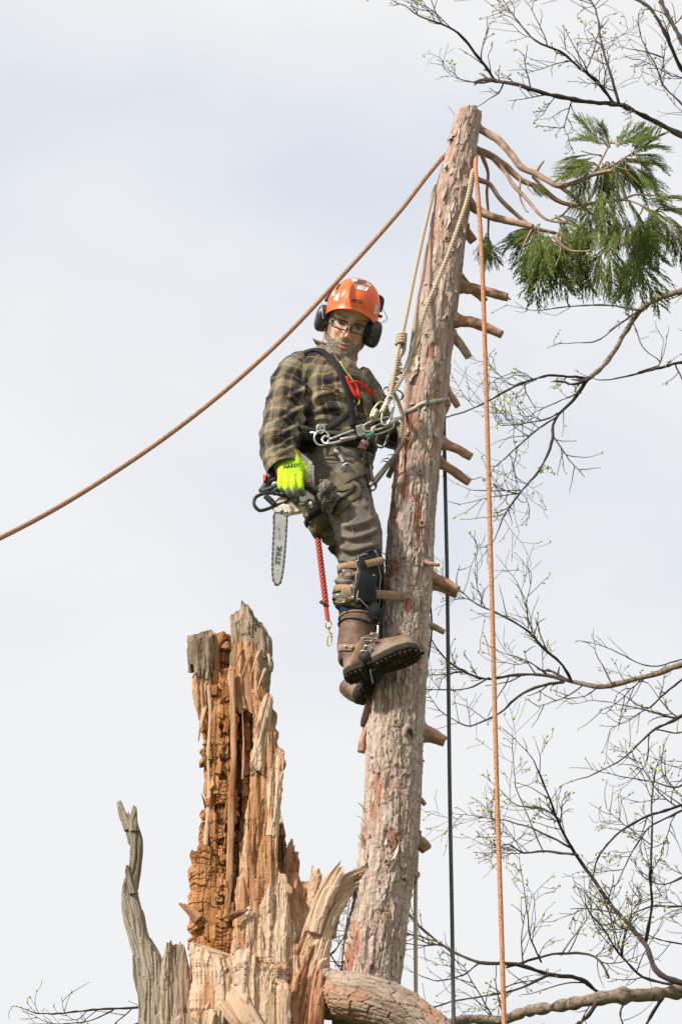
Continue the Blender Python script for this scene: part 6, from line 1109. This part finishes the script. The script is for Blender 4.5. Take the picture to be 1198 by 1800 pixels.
# ------------------------------------------------------------------ lanyard round the trunk
lan = thing('work_positioning_lanyard', P(700, 740, -.2), 'white rope lanyard with blue flecks clipped round the cedar at waist height', 'lanyard')
WR = rope_mat('lanyard_rope', (.55, .48, .39), (.02, .20, .32), (.585, .61), 60)
rp_ = [P(674, 746, dS-.02), P(688, 741, -.205), P(700, 735, -.175)]
for x, y in ((714, 727), (728, 719), (742, 713), (757, 709), (771, 706)):
    h, n_ = hit(BVT, x, y, .009); rp_.append(h)
rp_ += trunk_arc(706, -15, 200, .010, 10, py2=760)+[P(700, 790, .02), P(678, 820, -.02), P(657, 845, -.10), P(652, 852, -.14)]
obj('rope', tube(spl(np.array(rp_), 240), np.full(240, .0088), 9), WR, lan)
obj('frayed_tail', tube(np.array([P(712, 772, -.06), P(694, 800, -.10), P(676, 826, -.13), P(658, 850, -.15)]), .0085, 8, 40), M('grey_dirty_rope', (.16, .13, .11), .9, .4, 120, 1.0, 200, second=(.04, .18, .25), thr=(.64, .68), s2=60), lan)
for k, (x, y, a) in enumerate(((680, 806, 160), (677, 812, 200), (690, 800, 100))): obj('frayed_tail', tube(np.array([P(x+3, y, -.125), P(x-4, y+math.sin(a)*2, -.135), P(x-10, y+2, -.14)]), np.array([.003, .002, .0008]), 5, 10), MATS['grey_dirty_rope'], lan)
# snap hook: body, gate, swivel
obj('hook_body', tube(np.array([P(569, 779, dS-.02), P(577, 780, dS-.026), P(590, 778, dS-.026), P(608, 773, dS-.025), P(626, 768, dS-.024)]), np.array([.005, .006, .0062, .006, .005]), 9, 40), ALU, lan)
obj('hook_gate', box(P(611, 771, dS-.030), nrm(RT+.20*UP), nrm(UP-.20*RT), FWD, .064, .017, .016, .5), M('rose_alloy', (.55, .42, .37), .3, .12, 60, .05, metal=.8), lan)
obj('hook_latch', tube(np.array([P(580, 772, dS-.02), P(600, 764, dS-.022), P(622, 756, dS-.022)]), .0048, 8, 24), ALU, lan)
for k in range(4): hoop(629+3.2*k, 758-1.0*k, dS-.022, 1.6, 9, 14, .0026, ALU, lan, 'swivel_ring', tilt=.1)
obj('hook_nose', tube(np.array([P(569, 779, dS-.02), P(566, 773, dS-.018), P(570, 767, dS-.016), P(578, 768, dS-.018)]), .0048, 8, 24), ALU, lan)
hoop(664, 746, dS-.03, 27, 8.5, 18, .0045, ALU, lan, 'carabiner', .75); hoop(672, 752, dS-.022, 20, 8, 22, .0040, ALU, lan, 'carabiner', .75)
obj('end_sleeve', tube(np.array([P(681, 744, -.21), P(692, 739, -.20)]), .0105, 10, 8), ALU, lan)

# ------------------------------------------------------------------ hardware hanging from the harness
def carab(px, py, dy, rw, rh, ang, mat, label, r_=.0042, extra=None):
    o = thing('carabiner', P(px, py, dy), label, 'carabiner'); hoop(px, py, dy, rw, rh, ang, r_, mat, o, 'frame', .72); ca, sa = math.cos(rad(ang)), math.sin(rad(ang)); X = ca*RT+sa*UP; Y = -sa*RT+ca*UP; c_ = P(px, py, dy)+X*rw/449
    obj('gate', tube(np.array([c_-Y*rh*.45/449, c_+Y*rh*.45/449]), r_*1.5, 9, 8), mat if extra is None else extra, o); return o
carab(671, 770, dS-.01, 9, 17, -18, DKALU, 'dark grey carabiner hanging below the bright snap hooks'); carab(650, 855, -.13, 10, 8, 20, DKALU, 'small black carabiner at the back of the hip'); carab(641, 806, -.12, 13, 9, 10, DKALU, 'black carabiner clipped to the belt front', .004)
carab(681, 722, -.225, 8, 26, -14, ALU, 'silver carabiner joining the tan climbing line to the harness', .0045); carab(690, 692, -.17, 18, 9, -20, DKALU, 'black carabiner across the tan hitch cords', .0032)
bt2 = thing('carabiner', P(662, 724, -.22), 'brass-coloured screw carabiner beside the tan climbing line', 'carabiner'); hoop(662, 722, -.22, 6, 18, -32, .004, M('olive_brass', (.50, .47, .30), .35, .15, 50, 0, metal=.7), bt2, 'frame', .8); obj('sleeve', tube(np.array([P(655, 734, -.225), P(662, 720, -.225)]), .0085, 10, 12), MATS['olive_brass'], bt2)
GRN = M('green_tape', (.05, .42, .16), .6, .1, 60, 0); RED = M('red_webbing', (.62, .025, .02), .65, .12, 120, .3); CORD = M('marled_cord', (.30, .05, .05), .8, .2, 80, .3, second=(.45, .42, .40), thr=(.48, .56), s2=110)
tg = obj('green_tag', box(P(648, 765, dS-.03), nrm(RT+.3*UP), nrm(UP-.3*RT), FWD, .026, .014, .006, .4), GRN); tag(tg, 'small bright green tape tag among the carabiners', 'tag')
cc_ = coil(P(634, 790, -.175), P(643, 776, -.175), .014, 5, 90, .004); kc = thing('prusik_cord', P(638, 784, -.175), 'coiled maroon and white cord hanging at the belt', 'cord'); obj('coil', tube(cc_, .0042, 6), CORD, kc); obj('tail', tube(np.array([P(643, 778, -.175), P(652, 764, -.19), P(660, 752, -.2)]), .0042, 6, 20), CORD, kc); obj('tail', tube(np.array([P(655, 772, -.17), P(658, 795, -.15), P(652, 820, -.14), P(655, 846, -.14)]), .0055, 6, 24), M('brown_cord', (.09, .06, .05), .85, .3, 80, .3), kc)
obj('tail', tube(np.array([P(640, 800, -.12), P(645, 820, -.13), P(648, 838, -.13), P(648, 855, -.13)]), .008, 7, 24), BLK, kc)
# red tape and yellow cord at the chest
rt = thing('red_tape', P(625, 690, -.16), 'bright red webbing tape tied across the chest', 'webbing')
def chest(pts, n, off): 
    q = spl(np.array(pts, float), n); out = []
    for x, y in q:
        h, n_ = hit(BVS, x, y, off); out.append(h if h is not None else P(x, y, (out[-1][1]-Y0) if out else -.15))
    out = np.array(out)
    for _ in range(3): out[1:-1] = (out[:-2]+2*out[1:-1]+out[2:])/4
    return out
C = chest([(606, 664), (610, 675), (616, 688), (622, 700)], 20, .014); obj('tape', ribbon(C, TOW+.3*RT, 6/449, .003), RED, rt)
C = chest([(611, 676), (622, 674), (634, 681), (649, 694)], 20, .018); obj('tape', ribbon(C, TOW+.4*UP, np.linspace(4, 9, 20)/449, .003), RED, rt); C = chest([(620, 678), (624, 690), (629, 702)], 14, .015); obj('tape', ribbon(C, TOW, 8/449, .003), RED, rt)
C = chest([(597, 640), (606, 656), (617, 672), (626, 688), (629, 702), (626, 714)], 40, .013); yc = obj('neck_cord', tube(C, .0026, 6), M('lime_cord', (.50, .52, .08), .7, .1, 60, 0)); tag(yc, 'thin lime-yellow cord hanging from the shirt collar', 'cord')
# red braided lanyard with brass snap
rl = thing('red_lanyard', P(577, 1136, -.06), 'red braided tool lanyard with brass snap hanging behind the thigh', 'lanyard')
REDR = M('red_rope', (.50, .085, .06), .85, .25, 160, .5, 300); CL_ = np.array([P(556, 925, .02), P(559, 950, .0), P(565, 1000, -.02), P(570, 1040, -.03), P(573, 1066, -.035)])
obj('rope', strands(CL_, .0120, 3, .050), REDR, rl); obj('webbing_end', ribbon(spl(np.array([P(572, 1060, -.042), P(574, 1076, -.04), P(576, 1093, -.04)]), 10), TOW, 8/449, .006), M('red_webbing_faded', (.45, .075, .055), .75, .2, 100, .3), rl); obj('tab', ribbon(spl(np.array([P(572, 1062, -.05), P(567, 1060, -.05), P(562, 1057, -.05)]), 8), TOW, 6/449, .004), MATS['dark_leather'], rl)
hoop(577, 1098, -.04, 5, 7, 0, .0022, BRASS, rl, 'snap_ring'); obj('snap_swivel', tube(np.array([P(577, 1102, -.04), P(577.5, 1108, -.04), P(578, 1113, -.04)]), np.array([.006, .004, .004]), 10, 12), BRASS, rl)
hoop(579, 1124, -.04, 3.6, 11, -6, .0022, BRASS, rl, 'snap_hook'); obj('snap_gate', tube(np.array([P(583, 1113, -.042), P(582, 1120, -.042), P(579, 1118, -.042)]), .002, 6, 10), BRASS, rl)

# ------------------------------------------------------------------ chainsaw in the right hand
saw = thing('chainsaw', P(490, 1030, -.25), 'dirty white and orange chainsaw held bar-down in the gloved hand', 'chainsaw')
z3 = lambda x, y: (430+x/4.131, 740+y/4.131)
def ex(name, pts, dy, th, mat, parent, bev=.004, smooth=False, cols=None, sub=1):
    c_ = np.array([P(*z3(x, y), dy) for x, y in pts]); ctr = c_.mean(0); rings = []
    for o_, k in ((-th/2, bev), (-th/2+bev, 0), (th/2-bev, 0), (th/2, bev)):
        d_ = nrm(c_-ctr); rings.append(c_-d_*k*1.2+FWD*o_)
    a_ = capped(np.array(rings)); return obj(name, a_ if cols is None else (*a_, cols(a_[0])), mat, parent, smooth=smooth), a_
WHT = M('white_plastic', (.64, .62, .58), .45, .08, 40, .1, 120, second=(.34, .27, .19), thr=(.56, .75), s2=22); DIRT = M('dirty_cream', (.62, .545, .44), .7, .2, 60, .4, 120, second=(.30, .19, .10), thr=(.52, .70), s2=34); BPL = M('saw_black', (.028, .029, .03), .45, .25, 70, .2, 140, second=(.10, .095, .085), thr=(.55, .72), s2=40); ORP = M('saw_orange', (.80, .13, .03), .45, .1, 40, .1); BAR = M('bar_steel', (.42, .41, .395), .42, .12, 30, .15, 90, metal=.55, second=(.27, .25, .22), thr=(.5, .75), s2=24)
out = [(222, 668), (300, 690), (304, 720), (300, 800), (294, 900), (286, 1000), (277, 1080), (268, 1135), (256, 1175), (238, 1192), (220, 1180), (207, 1140), (203, 1080), (204, 1000), (208, 900), (214, 780)]
bar, ba_ = ex('guide_bar', out, -.262, .008, BAR, saw, .0015); BVBAR = bvh_of(ba_)
lp_ = loopC(np.array([P(*z3(x, y), -.262) for x, y in out[1:]+out[:1]]), 300); V, F4_, F3_ = ring(lp_, .0038, 6); V = V.reshape(300, 6, 3); k = np.arange(300); tooth = np.where((k % 10) < 4, 1.4, np.where((k % 10) < 6, .75, 1.15)); V = lp_[:, None]+(V-lp_[:, None])*tooth[:, None, None]; obj('chain', (V.reshape(-1, 3), F4_, F3_), M('saw_chain', (.10, .095, .085), .5, .3, 90, .3, metal=.6), saw, smooth=False)
lettering('STIHL', *z3(246, 975), 8.4, -84, BVBAR, bar, M('bar_print', (.045, .043, .04), .6, .1, 40, 0), .2, .0012, wide=1.15, bold=.03)
obj('bar_hole', ball(P(*z3(236, 1075), -.267), [RT*.0045, UP*.0045, FWD*.001], 6, 14), M('bright_dot', (.8, .8, .8), .4, .02, 20, 0), bar); obj('bar_hole', ball(P(*z3(250, 785), -.267), [RT*.0022, UP*.004, FWD*.001], 6, 10), INK, bar)
obj('bar_mark', box(P(*z3(251, 860), -.2672), nrm(RT*.1+UP), nrm(RT), FWD, .045, .0015, .0008, .2), MATS['bar_print'], bar)
def lump_body(name, pts, mat, parent, dref=None): return obj(name, jl(pts, 36, 30, 3.0), mat, parent)
ex('engine_housing', [(200, 630), (230, 560), (290, 505), (360, 490), (450, 500), (505, 548), (508, 590), (480, 640), (400, 676), (320, 690), (230, 668)], -.212, .080, DIRT, saw, .012)
ex('sprocket_cover', [(198, 640), (222, 622), (280, 600), (330, 610), (345, 650), (330, 690), (300, 706), (222, 672)], -.252, .026, DIRT, saw, .006); obj('bar_nut', ball(P(*z3(268, 650), -.268), [RT*.008, UP*.008, FWD*.006], 6, 6), STEEL, saw); obj('bar_nut', ball(P(*z3(305, 662), -.268), [RT*.008, UP*.008, FWD*.006], 6, 6), STEEL, saw)
ex('starter_housing', [(352, 150), (372, 212), (425, 242), (490, 300), (503, 400), (503, 520), (455, 545), (390, 540), (340, 480), (330, 300)], -.185, .075, WHT, saw, .010)
ex('grille_panel', [(432, 322), (494, 318), (499, 420), (498, 528), (446, 536), (440, 420)], -.2245, .004, BPL, saw, .001)
for k in range(13): y = 326+k*16.5; obj('grille_rib', box(P(*z3(468, y), -.228), RT, UP, FWD, .0345, .0044, .005, .3), WHT, saw)
for k in range(5): obj('grille_rib', box(P(*z3(440+k*14, 426), -.2285), nrm(RT*.03+UP), RT, FWD, .110, .0032, .0045, .3), WHT, saw)
ex('orange_trim', [(372, 206), (388, 210), (412, 232), (398, 246), (380, 240)], -.232, .02, ORP, saw, .003); ex('orange_trim', [(440, 425), (458, 415), (470, 445), (466, 470), (446, 462)], -.235, .014, ORP, saw, .003); ex('orange_trim', [(132, 385), (156, 392), (150, 436), (134, 440)], -.222, .03, ORP, saw, .003)
def zt(name, pts, r_, mat, m=12, n=40): C = np.array([P(*z3(q[0], q[1]), q[2]) for q in pts]); return obj(name, tube(C, np.broadcast_to(np.asarray(r_, float)/449, len(C)), m, n), mat, saw)
zt('rear_handle', [(230, 300, -.20), (200, 345, -.205), (178, 420, -.21), (150, 480, -.21), (118, 515, -.212)], [6, 7.5, 7.5, 7, 6], BPL); zt('rear_handle', [(125, 515, -.222), (175, 500, -.23), (220, 480, -.235), (262, 462, -.24)], [6.5, 6, 6, 5.5], BPL); zt('trigger', [(182, 440, -.215), (210, 425, -.22), (225, 410, -.22)], [3.5, 3, 2.5], BPL, 8, 16)
zt('front_handle', [(200, 520, -.225), (260, 490, -.235), (340, 470, -.24), (430, 472, -.24), (500, 490, -.24), (548, 512, -.24)], [6.5, 7, 7, 7.2, 7.2, 7], BPL); zt('front_handle', [(545, 512, -.24), (530, 540, -.225), (480, 560, -.21)], [7, 6.5, 6], BPL, 12, 20)
hg = loopC(np.array([P(*z3(x, y), -.262+.0001*(x-180)) for x, y in ((66, 595), (80, 555), (130, 530), (200, 524), (270, 540), (308, 560), (296, 590), (230, 612), (160, 640), (110, 650), (80, 628))]), 90); obj('hand_guard', ring(hg, .0070, 10), BPL, saw)
zt('guard_spar', [(150, 545, -.262), (190, 580, -.262), (215, 608, -.262)], [5, 5.5, 5], BPL); None
zt('bumper_pad', [(350, 560, -.262), (372, 580, -.262), (380, 600, -.26)], [6, 7, 6], BPL, 12, 16)
hoop(*z3(470, 606), -.262, 6.5, 8, 0, .0052, BPL, saw, 'muffler_ring'); obj('muffler_cap', ball(P(*z3(482, 600), -.255), [RT*.013, UP*.014, FWD*.012], 8, 14), WHT, saw); ex('muffler', [(375, 555), (440, 545), (450, 600), (400, 612), (378, 596)], -.250, .03, WHT, saw, .005); ex('muffler_plate', [(398, 548), (410, 540), (418, 566), (442, 570), (440, 584), (400, 584)], -.268, .006, DIRT, saw, .001)
# ragged round dust-caked pouch at the thigh
pc_ = thing('tool_pouch', P(573, 895, -.2), 'ragged round dust-grey pouch hanging against the thigh beside the saw', 'pouch')
c_ = P(574, 869, -.225); th = np.linspace(0, 2*np.pi, 64, endpoint=False); V = []
for r_, z in ((.2, .030), (.5, .034), (.8, .026), (1.0, .010), (1.04, -.004), (.8, -.02), (.3, -.024)):
    k = 1+.10*vn(st3(np.cos(th)*4, np.sin(th)*4, r_*2+0*th), 3)+.06*vn(st3(np.cos(th)*11, np.sin(th)*11, r_*5+0*th), 5); V.append(c_+(RT*np.cos(th)[:, None]*19+UP*np.sin(th)[:, None]*26)/449*(r_*k)[:, None]+TOW*(z+.016*fbm(st3(np.cos(th)*4*r_, np.sin(th)*5*r_, r_*3+0*th), 3, 9))[:, None])
a_ = capped(np.array(V)); cl_ = mixc((.10, .082, .07), (.25, .21, .18), sst(-.3, .4, fbm(a_[0]*70, 3, 4))); pb = obj('pouch_body', (*a_, cl_), M('dusty_leather', None, .95, .45, 90, 1.0, 120, dist=.006), pc_); obj('buckle_ring', ring(c_+TOW*.034+(RT*np.cos(t)[:, None]*10+UP*np.sin(t)[:, None]*9-UP*4)/449, .003, 6), M('dark_iron', (.05, .045, .04), .6, .3, 60, .3), pc_)
for k in range(26):
    a = random.uniform(0, 6.28); d_ = RT*math.cos(a)*17+UP*math.sin(a)*25; p0 = c_+d_/449*.95+TOW*.008; obj('fringe', ribbon(spl(np.array([p0, p0+nrm(d_)*.010+TOW*.006, p0+nrm(d_)*.018-UP*.004]), 6), TOW, np.linspace(.008, .001, 6), .002), MATS['dusty_leather'], pc_, attrs={'col': np.tile(random.choice([[.16, .13, .11], [.27, .23, .2], [.10, .08, .07]]), (50, 1))})
